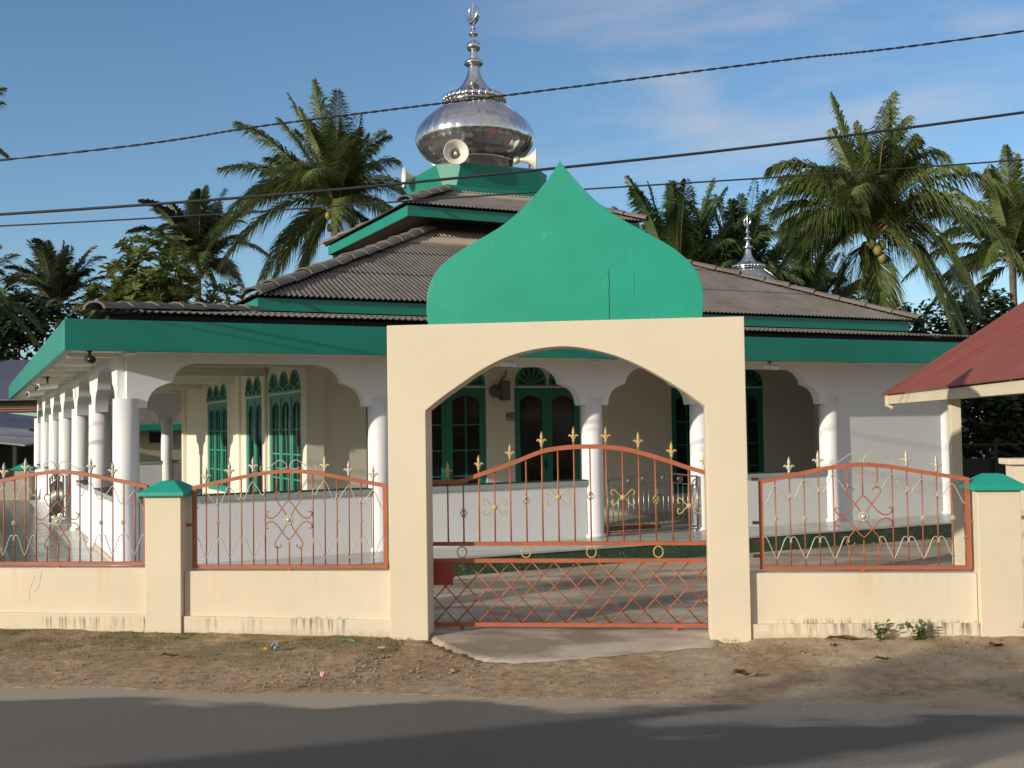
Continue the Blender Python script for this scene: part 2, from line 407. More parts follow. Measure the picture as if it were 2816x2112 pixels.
# ------------------------------------------------------------------ gateway
OG = dict(group=None)
gw = thing('gateway', 'cream gateway with a wide arch and a green onion shaped crest', 'gateway', G, (0, 0, 0))
arch = sp2([(-1.42, 2.271), (-1.257, 2.397), (-1.038, 2.545), (-.82, 2.683), (-.585, 2.79), (-.316, 2.855), (-.031, 2.876), (.216, 2.843), (.461, 2.775), (.686, 2.678), (.91, 2.552), (1.132, 2.406), (1.318, 2.263)])
body = [(-1.802, -.1), (-1.802, 3.127), (1.702, 3.127), (1.702, -.1), (1.318, -.1)] + arch[::-1] + [(-1.42, -.1)]
part(gw, 'arch_wall', MB().prism(body, 0, .33), M_cream2, bevel=.006)
half = [(-1.387, 3.129), (-1.403, 3.284), (-1.382, 3.47), (-1.332, 3.60), (-1.247, 3.713), (-1.121, 3.815), (-.953, 3.917), (-.786, 4.005), (-.625, 4.098), (-.48, 4.21), (-.355, 4.328), (-.244, 4.448), (-.146, 4.57), (-.048, 4.715)]
rhalf = [(-.048, 4.715), (.035, 4.605), (.151, 4.466), (.297, 4.31), (.457, 4.182), (.629, 4.067), (.814, 3.957), (1.0, 3.845), (1.155, 3.718), (1.255, 3.59), (1.308, 3.45), (1.322, 3.30), (1.307, 3.129)]
out = sp2(half, 3) + sp2(rhalf, 3)[1:]
part(gw, 'crest', MB().prism(out, .03, .155), M_green, bevel=.004)
ck = MB()
zz = 3.13; xx = .412
pp = []
while zz < 3.62: pp.append((xx + .004 * math.sin(zz * 31), .027, zz)); zz += .03
ck.tube(pp, .0019, 4)
pp = [(x + .245, .0275, z) for x, y, z in pp if 3.33 < z < 3.6]
ck.tube(pp, .0008, 4)
part(gw, 'crack', ck, M_void)

# sliding gate behind the arch
T = .42
sg = thing('sliding_gate', 'orange iron sliding gate with arched top rail and gold spear points under the arch', 'gate', G, (-1.42, T, .03))
top = sp2([(-1.50, 1.567), (-1.30, 1.566), (-1.134, 1.573), (-.965, 1.632), (-.638, 1.742), (-.314, 1.864), (-.148, 1.894), (.017, 1.908), (.181, 1.910), (.345, 1.902), (.508, 1.883), (.67, 1.846), (.831, 1.798), (.991, 1.745), (1.151, 1.688), (1.40, 1.612)])
def ztop(x):
    for a, b in zip(top, top[1:]):
        if a[0] <= x <= b[0]: return a[1] + (b[1] - a[1]) * (x - a[0]) / (b[0] - a[0] + 1e-9)
    return top[-1][1]
def rail_prof(pts, h, w, y):
    mb = MB(); n = len(pts); vs = []
    for x, z in pts: vs += [(x, y - w / 2, z), (x, y + w / 2, z), (x, y + w / 2, z - h), (x, y - w / 2, z - h)]
    fs = [(4 * i + a, 4 * i + b, 4 * i + 4 + b, 4 * i + 4 + a) for i in range(n - 1) for a, b in ((0, 1), (1, 2), (2, 3), (3, 0))]
    fs += [(0, 3, 2, 1), (4 * n - 4, 4 * n - 3, 4 * n - 2, 4 * n - 1)]
    return mb.add(vs, fs)
part(sg, 'top_rail', rail_prof(top, .045, .045, T), M_orange)
part(sg, 'middle_rail', MB().box(-1.50, T - .022, .894, 1.40, T + .022, .932), M_orange)
part(sg, 'middle_rail', MB().box(-1.50, T - .022, .723, 1.40, T + .022, .763), M_orange)
part(sg, 'bottom_rail', MB().box(-1.50, T - .025, .08, 1.40, T + .025, .12), M_orange)
for x in (-1.50, 1.38): part(sg, 'end_stile', MB().box(x - .02, T - .02, .12, x + .02, T + .02, ztop(x) - .02), M_orange)
for x in (-1.15, 1.0): part(sg, 'wheel_bracket', MB().box(x - .02, T - .015, .02, x + .02, T + .015, .08), M_orange)
GB = [-1.28, -1.118, -.957, -.796, -.634, -.471, -.308, -.146, .017, .179, .342, .505, .667, .831, .995, 1.161, 1.325]
for x in GB:
    part(sg, 'bar', MB().tube([(x, T, .925), (x, T, ztop(x) - .03)], .0085, 8), M_orange)
part(sg, 'lock_plate', MB().box(-1.46, T - .035, .50, -1.233, T - .024, .735), M_redox)
def finial_mb(h=.175):
    m = MB(); k = h / .175
    m.lathe([(.009, -.01), (.010, .03), (.016, .034), (.016, .045), (.011, .05), (.014, .07), (.018, .09), (.012, .105), (.017, .122), (.014, .142), (.007, .165), (.001, .185)], 8)
    for sx in (-1, 1):
        m.tube([(sx * .004, 0, .052), (sx * .012, 0, .072), (sx * .024, 0, .094), (sx * .037, 0, .099), (sx * .046, 0, .090), (sx * .046, 0, .080)], [.009, .012, .011, .009, .008, .004], 6)
    m.v = [(x * k, y * k, z * k) for x, y, z in m.v]
    return m
F_gold = finial_mb().mesh('finial', M_gold); F_silver = finial_mb(.18).mesh('finial', M_silver)
for x in GB[0::2]:
    part(sg, 'finial', F_gold, None, loc=(x + 1.42, 0, ztop(x) - .03))
for x in (-1.138, -.482, .179, .847):
    m = MB(); m.tube([(x + .047 * math.cos(a), T - .012, .829 + .056 * math.sin(a)) for a in [2 * pi * i / 24 for i in range(25)]], .007, 6)
    part(sg, 'ring', m, M_gold)
lat = MB()
zt_, zb_ = .725, .119
for k in range(-4, 17):
    x0 = -1.203 + .2235 * k
    for sx in (1, -1):
        a, b = (x0, zb_), (x0 + sx * .5588, zt_)
        def clip(a, b):
            (xa, za), (xb, zb2) = a, b
            lo, hi = -1.48, 1.38
            ta, tb = 0, 1
            d = xb - xa
            for lim, sgn in ((lo, 1), (hi, -1)):
                t = (lim - xa) / d
                if sgn * d > 0: ta = max(ta, t)
                else: tb = min(tb, t)
            return None if ta >= tb else ((xa + d * ta, za + (zb2 - za) * ta), (xa + d * tb, za + (zb2 - za) * tb))
        c = clip(a, b)
        if c: lat.tube([(c[0][0], T + .007 * sx, c[0][1]), (c[1][0], T + .007 * sx, c[1][1])], .0065, 6)
part(sg, 'lattice', lat, M_orange)
def basket(m, x, y, z, r=.017, h=.085):
    for k in range(4):
        m.tube([(x + r * math.sin(pi * i / 10) * math.cos(k * pi / 2 + i * .35), y + r * math.sin(pi * i / 10) * math.sin(k * pi / 2 + i * .35), z - h / 2 + h * i / 10) for i in range(11)], .0048, 5)
    return m
for (x, z), mt in zip(((-1.118, 1.224), (-.471, 1.345), (.179, 1.388), (.831, 1.346)), (M_silver, M_silver, M_silver, M_gold)):
    part(sg, 'basket_knot', basket(MB(), x, T, z, .034, .10), mt)
for x, z in ((-.796, 1.282), (-.146, 1.381), (.505, 1.374), (1.161, 1.284)):
    m = MB()
    for sx in (-1, 1):
        for sz in (-1, 1):
            pth = sp2([(0, 0), (.035, .022), (.066, .058), (.092, .078), (.114, .066), (.116, .042), (.106, .026), (.094, .030)], 4)
            m.tube([(x + sx * px, T - .014, z + sz * pz) for px, pz in pth], .0055, 6)
    m.lathe([(.028, -.008), (.028, .006), (.012, .012), (.001, .014)], 14, (x, T - .014, z), Matrix.Rotation(R(90), 3, 'X'))
    part(sg, 'butterfly_scroll', m, M_gold)

# ------------------------------------------------------------------ fence walls, posts, railings
def fence_wall(s0, s1, ztop_, zpl0, zpl1, label, cracks=()):
    f = thing('fence_wall', label, 'fence wall', G, ((s0 + s1) / 2, .17, 0), 'low cream walls along the street')
    part(f, 'wall_panel', MB().box(s0, .07, -.05, s1, .27, ztop_), M_cream, bevel=.006)
    m = MB(); m.prism([(s0, -.1), (s1, -.1), (s1, zpl1), (s0, zpl0)], .025, .072); part(f, 'plinth_course', m, M_cream, bevel=.006)
    for c in cracks: part(f, 'crack', MB().tube([(x, .0695, z) for x, z in sp2(c, 4)], .0016, 4), M_crack)
fence_wall(-7.4, -4.335, .715, .275, .25, 'low cream street wall left of the square post, cut by the photo edge', [[(-5.55, .64), (-5.57, .58), (-5.60, .52), (-5.61, .45), (-5.60, .38)], [(-5.47, .69), (-5.49, .62), (-5.50, .55), (-5.53, .49), (-5.56, .47)]])
fence_wall(-3.945, -1.805, .682, .235, .20, 'low cream street wall between the square post and the arch, with dark mildew runs')
fence_wall(1.705, 3.80, .660, .180, .203, 'low cream street wall right of the arch, with weeds at its foot')
def fence_post(s0, s1, zc, label):
    p = thing('fence_post', label, 'fence post', G, ((s0 + s1) / 2, .19, 0), 'square fence posts with green caps')
    part(p, 'shaft', MB().box(s0, 0, -.1, s1, .38, zc), M_cream2, bevel=.006)
    e = .055; m = MB(); x0, x1, y0, y1 = s0 - e, s1 + e, -e, .38 + e; cx, cy = (s0 + s1) / 2, .19; k = .075
    lv = [(0, zc), (0, zc + .04), (1, zc + .15)]
    vs = []
    for f, z in lv:
        a0 = x0 + (cx - k - x0) * f; a1 = x1 + (cx + k - x1) * f; b0 = y0 + (cy - k - y0) * f; b1 = y1 + (cy + k - y1) * f
        vs += [(a0, b0, z), (a1, b0, z), (a1, b1, z), (a0, b1, z)]
    m.add(vs, [(3, 2, 1, 0), (8, 9, 10, 11)] + [(4 * j + i, 4 * j + (i + 1) % 4, 4 * j + 4 + (i + 1) % 4, 4 * j + 4 + i) for j in (0, 1) for i in range(4)])
    part(p, 'cap', m, M_cap, bevel=.008)
fence_post(-4.33, -3.95, 1.447, 'square cream fence post with green pyramid cap, between the two left railings')
fence_post(3.805, 4.195, 1.437, 'square cream fence post with green pyramid cap, at the right photo edge')

def flower(x, y, z, r, n=12):
    m = MB()
    for k in range(n):
        a = 2 * pi * k / n; c = Vector((x + r * .66 * math.cos(a), y, z + r * .66 * math.sin(a)))
        m.lathe([(.001, -.004), (r * .24, -.003), (r * .24, .002), (.001, .005)], 6, c, Matrix.Rotation(R(90), 3, 'X'))
    m.lathe([(r * .5, -.004), (r * .5, .004), (r * .3, .007), (r * .22, .012), (.001, .014)], 12, (x, y, z), Matrix.Rotation(R(90), 3, 'X'))
    return m
def railing(s0, s1, nbar, arc, z0, spears, peaks, dots, label, cmid, motif, stub):
    t = .15; w = (s1 - s0) / nbar
    xb = lambda k: s0 + w * k
    r = thing('fence_railing', label, 'railing', G, ((s0 + s1) / 2, t, .7), 'orange iron railings on the street wall')
    L = s1 - s0
    tp = sp2([(s0, arc[0]), (s0 + .25 * L, arc[0] + .10), (s0 + .37 * L, arc[0] + .138), (s0 + .5 * L, arc[0] + .158), (s0 + .63 * L, arc[0] + .138), (s0 + .76 * L, arc[0] + .093), (s1, arc[1])], 5)
    def zt(x):
        for a, b in zip(tp, tp[1:]):
            if a[0] - 1e-6 <= x <= b[0] + 1e-6: return a[1] + (b[1] - a[1]) * (x - a[0]) / (b[0] - a[0])
        return tp[-1][1]
    part(r, 'top_rail', rail_prof(tp, .038, .035, t), M_orange)
    part(r, 'bottom_rail', MB().box(s0 - .02, t - .018, z0, s1 + .02, t + .018, z0 + .036), M_orange)
    for x in (s0, s1): part(r, 'stile', MB().box(x - .02, t - .018, z0 + .036, x + .02, t + .018, zt(x) - .005), M_orange)
    part(r, 'foot', MB().box(cmid - .02, t - .015, z0 - .06, cmid + .02, t + .015, z0), M_orange)
    for x, z in stub:
        part(r, 'wall_bracket', MB().box(min(x, x + .07), t - .012, z, max(x, x + .07), t + .012, z + .03), M_orange)
    c = nbar // 2; ya = .905; yb = 1.43
    for k in range(1, nbar):
        x = xb(k)
        if abs(k - c) <= 1 and motif:
            m = MB(); m.tube([(x, t, z0 + .03), (x, t, .925 if k != c else .968)], .007, 6)
            part(r, 'bar', m, M_orange)
            part(r, 'bar', MB().tube([(x, t, 1.46 if k != c else 1.38), (x, t, zt(x) - .02)], .007, 6), M_orange)
        else:
            part(r, 'bar', MB().tube([(x, t, z0 + .03), (x, t, zt(x) - .02)], .007, 6), M_orange)
    b0 = r['_base']
    for k in spears:
        part(r, 'finial', F_silver, None, loc=(xb(k) - b0[0], 0, zt(xb(k)) - .02 - b0[2]))
    ty = t - .014
    def sc(pts, name='scroll', mt=M_silver, rr=.0046):
        part(r, name, MB().tube([(x, ty, z) for x, z in sp2(pts, 4)], rr, 6), mt)
    for k in peaks:
        x = xb(k); zp = zt(x) - .085
        for sx in (-1, 1):
            if not (-.01 <= k + sx <= nbar + .01): continue
            xe = xb(k + sx); d = abs(xe - x); ze = zt(xe) - .215
            sc([(x, zp), (x + sx * d * .22, zp - .035), (x + sx * d * .55, ze + .02), (x + sx * d * .75, ze - .028), (x + sx * d * .92, ze - .02), (x + sx * d * .99, ze + .01), (x + sx * d * .95, ze + .032)])
            zl = z0 + .10; zu = z0 + .31
            sc([(x, zl), (x + sx * d * .3, zl + .085), (x + sx * d * .55, zu - .035), (x + sx * d * .72, zu), (x + sx * d * .90, zu - .002), (x + sx * d * .97, zu - .028), (x + sx * d * .94, zu - .055)])
    for k in dots: part(r, 'rosette', flower(xb(k), t - .018, 1.175, .030, 8), M_silver)
    x = xb(c); hw = xb(c + 1) - x; zc = 1.19
    if motif:
        for sx in (-1, 1):
            for sz in (-1, 1):
                # heart strand from the centre axis, crossing to a hook by the short bar
                sc([(x, zc + sz * .20), (x - sx * hw * .35, zc + sz * .155), (x - sx * hw * .95, zc + sz * .055), (x - sx * hw * 1.4, zc + sz * .018), (x - sx * hw * 1.8, zc + sz * .03), (x - sx * hw * 1.93, zc + sz * .075), (x - sx * hw * 1.7, zc + sz * .085)], 'heart_scroll', M_orange, .006)
                sc([(x + sx * .012, zc + sz * .02), (x + sx * hw * .45, zc + sz * .10), (x + sx * hw * 1.0, zc + sz * .195), (x + sx * hw * 1.18, zc + sz * .245), (x + sx * hw * 1.0, zc + sz * .285), (x + sx * hw * .72, zc + sz * .27), (x + sx * hw * .62, zc + sz * .245)], 'heart_scroll', M_orange, .006)
        part(r, 'rosette', flower(x, t - .022, zc, .058, 12), M_silver)
    zc2 = zt(x)
    for sx in (-1, 1):
        sc([(x + sx * .012, zc2 + .002), (x + sx * .02, zc2 + .045), (x + sx * .055, zc2 + .085), (x + sx * .10, zc2 + .09), (x + sx * .16, zc2 + .05), (x + sx * .23, zc2 + .008), (x + sx * .27, zc2 - .015), (x + sx * .295, zc2 + .005), (x + sx * .285, zc2 + .03), (x + sx * .262, zc2 + .025)], 'crown_scroll')
        sc([(x + sx * .012, zc2 + .03), (x + sx * .04, zc2 + .008), (x + sx * .09, zc2 + .006), (x + sx * .12, zc2 + .018)], 'crown_scroll')
railing(-6.30, -4.385, 16, (1.562, 1.562), .735, (1, 3, 5, 11, 13), (1, 3, 5, 11, 13, 15), (2, 4, 12, 14), 'orange iron railing on the wall left of the square post, partly cut off', -5.335, True, ())
railing(-3.865, -1.870, 16, (1.545, 1.545), .700, (1, 3, 5, 11, 13, 15), (1, 3, 5, 11, 13, 15), (2, 12, 14), 'orange iron railing between the square post and the arch, rust on its bottom rail', -2.87, True, ((-3.95, 1.13), (-1.87, 1.1)))
railing(1.835, 3.755, 14, (1.545, 1.558), .686, (2, 4, 10, 12), (1, 3, 5, 9, 11, 13), (1, 3, 11, 13), 'orange iron railing on the wall right of the arch', 2.77, True, ((1.75, 1.54), (1.75, 1.12), (1.75, .93), (1.75, .80), (3.755, 1.12)))
# capped pier just behind the right post
p = thing('boundary_pier', 'plain cream masonry pier with a thin capping behind the right fence post', 'pier', G, (5.3, 2.2, 0))
part(p, 'shaft', MB().box(4.74, 1.9, 0, 6.4, 2.15, 1.60), M_cream)
part(p, 'capping', MB().box(4.68, 1.84, 1.60, 6.46, 2.21, 1.665), M_cream, bevel=.01)

# ------------------------------------------------------------------ mosque
mo = thing('mosque', 'green and white mosque with tiered grey roofs, arcaded veranda and silver onion dome', 'mosque', Q, (0, 0, 0))
FZ = .27
U = [0, 3.63, 7.32, 9.48, 12.37, 15.27]; D_ = 3.33; V = [D_ * k for k in range(7)]
VB = V[-1]
colm = MB().lathe([(.20, 0), (.20, .05), (.175, .06), (.177, 1.0), (.172, 2.29)], 28).mesh('column', M_white)
spots = [(u, 0) for u in U] + [(0, v) for v in V[1:]] + [(u, VB) for u in U[1:]]
for u, v in spots:
    part(mo, 'column', colm, None, loc=(u, v, FZ))
prof = sp2([(.26, 2.435), (.28, 2.55), (.35, 2.67), (.46, 2.74), (.60, 2.785)], 3) + sp2([(.60, 2.785), (.63, 2.88), (.72, 2.98), (.85, 3.045), (.95, 3.06)], 3)[1:]
def arch_pts(a, b):
    o = [(a, 3.44), (b, 3.44), (b, 2.435)]
    o += [(b - x, z) for x, z in prof] + [(a + x, z) for x, z in reversed(prof)] + [(a, 2.435)]
    return o
for a, b in zip(U[:4], U[1:5]):
    part(mo, 'arch', MB().prism(arch_pts(a, b), -.10, .10), M_white)
for a, b in zip(U[:5], U[1:]):
    part(mo, 'arch', MB().prism(arch_pts(a, b), VB - .10, VB + .10), M_white)
for a, b in zip(V[:-1], V[1:]):
    aa, bb = (a + .1 if a == 0 else a), (b - .1 if b == VB else b)
    part(mo, 'arch', MB().prism(arch_pts(aa, bb), -.10, .10, swap=True), M_white)
part(mo, 'end_wall', MB().box(12.37, -.09, FZ, 15.36, .09, 3.44), M_white)
part(mo, 'end_wall', MB().box(15.18, .091, FZ, 15.36, VB, 3.80), M_white)
def parapet(u0, v0, u1, v1):
    al = abs(u1 - u0) > abs(v1 - v0)
    e = .085
    m = MB().box(u0 if al else u0 - e, v0 - e if al else v0, FZ, u1 if al else u0 + e, v0 + e if al else v1, 1.125)
    o = part(mo, 'parapet', m, M_white)
    c = .115
    m = MB().box(u0 if al else u0 - c, v0 - c if al else v0, 1.125, u1 if al else u0 + c, v0 + c if al else v1, 1.205)
    part(o, 'coping', m, M_tilecap)
    m = MB().box(u0 if al else u0 - c - .004, v0 - c - .004 if al else v0, 1.205, u1 if al else u0 + c + .004, v0 + c + .004 if al else v1, 1.218)
    part(o, 'coping_edge', m, M_grout)
parapet(.17, 0, 3.46, 0); parapet(3.80, 0, 7.15, 0); parapet(9.65, 0, 12.2, 0)
parapet(0, .17, 0, V[1] - .17); parapet(0, V[1] + .17, 0, V[2] - .17)
parapet(0, V[3] + .17, 0, V[4] - .17); parapet(0, V[4] + .17, 0, V[5] - .17); parapet(0, V[5] + .17, 0, V[6] - .17)
parapet(.17, VB, 3.46, VB); parapet(3.80, VB, 7.15, VB)
# floor and riser
rz = 1.38
part(mo, 'veranda_floor', MB().box(-rz, -rz, FZ - .03, 17.0, VB + rz, FZ), M_floor)
part(mo, 'walkway_tile', MB().box(-rz - .002, .9, FZ - .02, -.45, VB + rz, FZ + .004), M_lefttile)
rs = MB(); rs.box(-rz + .02, -rz + .02, 0, 16.98, VB + rz - .02, FZ - .03)
part(mo, 'riser', rs, M_riser)
sk = MB().box(-.13, .2, FZ, -.086, V[2], .33); part(mo, 'skirting', sk, paint('pinkish_skirting', (.5, .42, .35), .6))
# hall walls with openings
HW = 3.58; HR = 15.18; HB = 16.4
def wall_strip(m, swap, a0, a1, pos0, pos1, z0, z1, ops):
    def bx(a, b, za, zb_):
        if b - a < 1e-4 or zb_ - za < 1e-4: return
        if swap: m.box(pos0, a, za, pos1, b, zb_)
        else: m.box(a, pos0, za, b, pos1, zb_)
    cur = a0
    for o0, o1, zb_, zt2 in sorted(ops):
        bx(cur, o0, z0, z1); bx(o0, o1, z0, zb_); bx(o0, o1, zt2, z1); cur = o1
    bx(cur, a1, z0, z1)
    return m
W3 = 2.42
fw = [(4.63, 7.05, .64, 2.86), (7.66, 9.13, FZ, 2.86), (11.33, 13.75, .64, 2.86)]
sw = [(4.20, 6.62, .64, 2.80), (7.27, 8.74, FZ, 2.80), (10.73, 13.15, .64, 2.80)]
hm = MB(); wall_strip(hm, False, HW + .221, HR, HW, HW + .2, FZ, 3.85, fw)
part(mo, 'hall_wall', hm, M_hall)
hm = MB(); wall_strip(hm, True, HW + .221, HB, HW, HW + .199, FZ, 3.85, sw)
part(mo, 'hall_wall', hm, M_hall)
part(mo, 'hall_wall', MB().box(HW + .2, HB - .2, FZ, HR, HB, 3.85), M_hall)
for b in ((HW - .10, HW - .10, HW + .22, HW + .22), (HW - .10, HB - .25, HW - .002, HB), (HW - .06, 9.2, HW - .002, 9.5), (HW - .06, 6.75, HW - .002, 6.95)):
    part(mo, 'pilaster', MB().box(b[0], b[1], FZ, b[2], b[3], 3.445), M_hall)
def halfdisc(m, cx, z, r, h, y0, y1, n=16, pointed=False):
    pts = [(cx - r, z), (cx + r, z)]
    for i in range(1, n):
        a = pi * i / n
        pts.append((cx + r * math.cos(a), z + h * (math.sin(a) ** (.8 if not pointed else 1.15))))
    m.prism(pts, y0, y1)
def window_meshes(ncol, wdt, z0, z1, door=False, split=True, fans=3, fr_mat=None, fanw=None, fan_h=.38, pointed=False):
    """origin at the left jamb on the wall face, x along, y into the wall"""
    f = MB(); d0, d1 = .02, .09
    pw = wdt / ncol
    f.box(0, d0, z0, wdt, d1, z0 + .07); f.box(0, d0, z1 - .07, wdt, d1, z1)
    f.box(0, d0 + .001, z0 + .07, .06, d1, z1 - .07); f.box(wdt - .06, d0 + .001, z0 + .07, wdt, d1, z1 - .07)
    for k in range(1, ncol): f.box(pw * k - .04, d0 - .006, z0 + .07, pw * k + .04, d1, z1 - .07)
    for k in range(ncol):
        a, b = pw * k + (.06 if k == 0 else .04), pw * (k + 1) - (.06 if k == ncol - 1 else .04)
        sa, sb = a + .07, b - .07
        f.box(a, d0 + .008, z0 + .07, sa, d1 - .01, z1 - .07); f.box(sb, d0 + .008, z0 + .07, b, d1 - .01, z1 - .07)
        # arched head
        hz = z1 - .15; n = 12
        pts = [(sa, z1 - .07), (sa, hz - .12)] + [(sa + (sb - sa) * i / n, hz - .12 + .12 * math.sin(pi * i / n) ** .7) for i in range(1, n)] + [(sb, hz - .12), (sb, z1 - .07)]
        f.prism(pts, d0 + .009, d1 - .011)
        if door: f.box(sa, d0 + .009, z0 + .07, sb, d1 - .012, z0 + (.25 if door == 1 else .25))
        else: f.box(sa, d0 + .009, z0 + .07, sb, d1 - .012, z0 + .14)
        if split:
            mx = (sa + sb) / 2
            f.box(mx - .014, d0 + .018, z0 + .14, mx + .014, d1 - .02, hz - .005)
            h = z1 - z0
            for q in (.24, .46, .68): f.box(sa, d0 + .016, z0 + h * q - .014, sb, d1 - .021, z0 + h * q + .014)
    g = MB().box(.05, d1 - .035, z0 + .05, wdt - .05, d1 - .03, z1 - .05)
    fan, pet = [], []
    if fans:
        fw_ = wdt / fans
        for k in range(fans):
            cx = fw_ * (k + .5); r = fw_ * .47
            m = MB(); halfdisc(m, cx, z1 + .035, r, fan_h, -.025, .012, pointed=pointed); fan.append(m)
            m = MB()
            for i in range(7):
                a = pi * (i + .5) / 7
                ca, sa_ = math.cos(a), math.sin(a)
                e = lambda rr, off: (cx + rr * r * ca - off * sa_ * r, z1 + .045 + rr * fan_h * sa_ + off * ca * fan_h)
                pts = [e(.25, -.02), e(.55, -.045), e(.72, -.085), e(.84, -.06), e(.87, 0), e(.84, .06), e(.72, .085), e(.55, .045), e(.25, .02)]
                m.prism(pts, -.030, -.0255)
            pet.append(m)
    return f, g, fan, pet
def place_opening(kind, x, y, rot, spec):
    f, g, fan, pet = window_meshes(**spec['g'])
    mt = spec['mat']
    o = part(mo, kind, f, mt, raw=True, loc=(x, y, 0)); o.rotation_euler = (0, 0, rot)
    part(o, 'pane', g, M_glass, raw=True)
    for a, b in zip(fan, pet):
        part(o, 'fanlight', a, mt, raw=True); part(o, 'fanlight_opening', b, M_void, raw=True)
    if kind == 'door':
        m = MB(); w = spec['g']['wdt']
        m.box(w / 2 - .055, .0, 1.25, w / 2 - .025, .014, 1.42); m.tube([(w / 2 - .04, -.04, 1.33), (w / 2 - .04, .0, 1.33)], .012, 8); m.tube([(w / 2 - .04, -.04, 1.33), (w / 2 - .13, -.045, 1.33)], .009, 8)
        part(o, 'handle', m, M_black, raw=True)
    return o
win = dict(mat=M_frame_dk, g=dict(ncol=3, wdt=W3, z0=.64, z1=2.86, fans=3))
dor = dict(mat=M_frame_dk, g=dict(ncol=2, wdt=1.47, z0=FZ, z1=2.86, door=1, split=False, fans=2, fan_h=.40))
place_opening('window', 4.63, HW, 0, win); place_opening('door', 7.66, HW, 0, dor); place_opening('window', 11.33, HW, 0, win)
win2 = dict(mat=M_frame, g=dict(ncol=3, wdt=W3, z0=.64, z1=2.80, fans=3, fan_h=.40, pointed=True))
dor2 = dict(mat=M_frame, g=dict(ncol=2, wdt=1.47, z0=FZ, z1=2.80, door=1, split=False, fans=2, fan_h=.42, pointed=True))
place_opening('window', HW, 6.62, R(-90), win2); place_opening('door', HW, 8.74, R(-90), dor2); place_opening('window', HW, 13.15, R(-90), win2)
# veranda ceilings, beams
part(mo, 'veranda_ceiling', MB().box(.101, .101, 3.45, 15.17, VB - .101, 3.49), M_soffit)
sf = MB(); sf.box(-.74, -.74, 3.175, 17.2, -.101, 3.215); sf.box(-.74, -.1, 3.175, -.101, VB + .74, 3.215); sf.box(-.1, VB + .101, 3.175, 17.2, VB + .74, 3.215); sf.box(15.37, -.1, 3.175, 17.2, VB + .1, 3.215)
part(mo, 'soffit', sf, M_soffit)
def beam(*b): part(mo, 'beam', MB().box(*b), M_soffit)
for v in V: beam(-.739, v - .06, 3.12, -.102, v + .06, 3.174)
for u in U: beam(u - .06, -.739, 3.135, u + .06, -.102, 3.174)
for v in V[1:6]: beam(.102, v - .09, 3.2, HW - .11, v + .09, 3.449)
for u in U[1:5]: beam(u - .09, .102, 3.2, u + .09, HW - .11, 3.449)
fa = MB(); z0, z1 = 3.153, 3.557
fa.box(-.84, -.84, z0, 17.3, -.745, z1); fa.box(-.84, -.744, z0, -.745, VB + .745, z1); fa.box(-.84, VB + .746, z0, 17.3, VB + .84, z1); fa.box(17.205, -.744, z0, 17.3, VB + .745, z1)
part(mo, 'fascia', fa, M_fascia, bevel=.006)
# low roof over the veranda
def corr_roof(u0, u1, v0, v1, zz, slope, depth, per=.098, amp=.0165, course=1.55, sub=6):
    m = MB()
    for side in range(4):
        Ln = (u1 - u0) if side % 2 == 0 else (v1 - v0)
        n = int(Ln / per * sub)
        lows = []
        def pos(a, d, z):
            if side == 0: return (u0 + a, v0 + d, z)
            if side == 1: return (u1 - d, v0 + a, z)
            if side == 2: return (u1 - a, v1 - d, z)
            return (u0 + d, v1 - a, z)
        k = 0
        while k * course < depth:
            dl, dh = k * course, min(depth, (k + 1) * course + .12)
            col = []
            for i in range(n + 1):
                a = Ln * i / n; dm = min(a, Ln - a)
                w = amp * math.sin(2 * pi * a / per)
                if dm <= dl + 1e-6: col.append(None); continue
                h = min(dh, dm); lift = .012
                row = []
                for q in range(3):
                    d = dl + (h - dl) * q / 2
                    sagz = .008 * noise.noise(Vector((a * .4 + side * 9, d * .4, zz)))
                    row.append(pos(a, d, zz + slope * d + w + lift * (1 - (d - dl) / course) + k * .004 + sagz))
                col.append(row)
            for i in range(n):
                if col[i] and col[i + 1]:
                    vs = col[i] + col[i + 1]
                    m.add(vs, [(0, 3, 4, 1), (1, 4, 5, 2)], True)
            k += 1
    return m
def ridge_caps(p0, p1, r=.10, ln=.58):
    m = MB(); p0, p1 = Vector(p0), Vector(p1); L = (p1 - p0).length; t = (p1 - p0) / L
    side = Vector((-t.y, t.x, 0)).normalized(); up = side.cross(t) * -1 if side.cross(t).z < 0 else side.cross(t)
    k = 0
    while k * ln < L - .1:
        a = p0 + t * (k * ln) + up * random.uniform(-.012, .022) + side * random.uniform(-.012, .012); b = p0 + t * min(L, k * ln + ln + .09) + up * random.uniform(-.004, .004)
        vs = []
        for c, rr in ((a, r * 1.28), (b, r * .90)):
            for th in (0, .03):
                for i in range(7):
                    an = pi * i / 6
                    vs.append(c + side * math.cos(an) * (rr + th) * 1.35 + up * (math.sin(an) * (rr + th) * .8 - .02))
        fs = []
        for i in range(6):
            fs += [(7 + i, 8 + i, 22 + i, 21 + i), (i + 1, i, 14 + i, 15 + i), (i, i + 1, 8 + i, 7 + i), (14 + i, 21 + i, 22 + i, 15 + i)]
        fs += [(0, 7, 21, 14), (6, 20, 27, 13)]
        m.add(vs, fs, False); k += 1
    return m
part(mo, 'roof_sheet', corr_roof(-.42, 17.2, -.42, VB + .42, 3.705, .122, 3.7), M_fib, 'low corrugated veranda roof')
tb = MB(); tb.box(-.25, -.25, 3.50, 17.0, -.2, 3.69); tb.box(-.25, -.199, 3.50, -.2, VB, 3.69)
part(mo, 'roof_board', tb, M_dark)
u = .3
while u < 16.5:
    st = MB(); st.tube([(u, -.30, 3.45), (u + random.uniform(-.02, .02), -.36, 3.72)], .010, 5); u += random.uniform(1.1, 1.7)
    part(mo, 'roof_strap', st, M_dark)
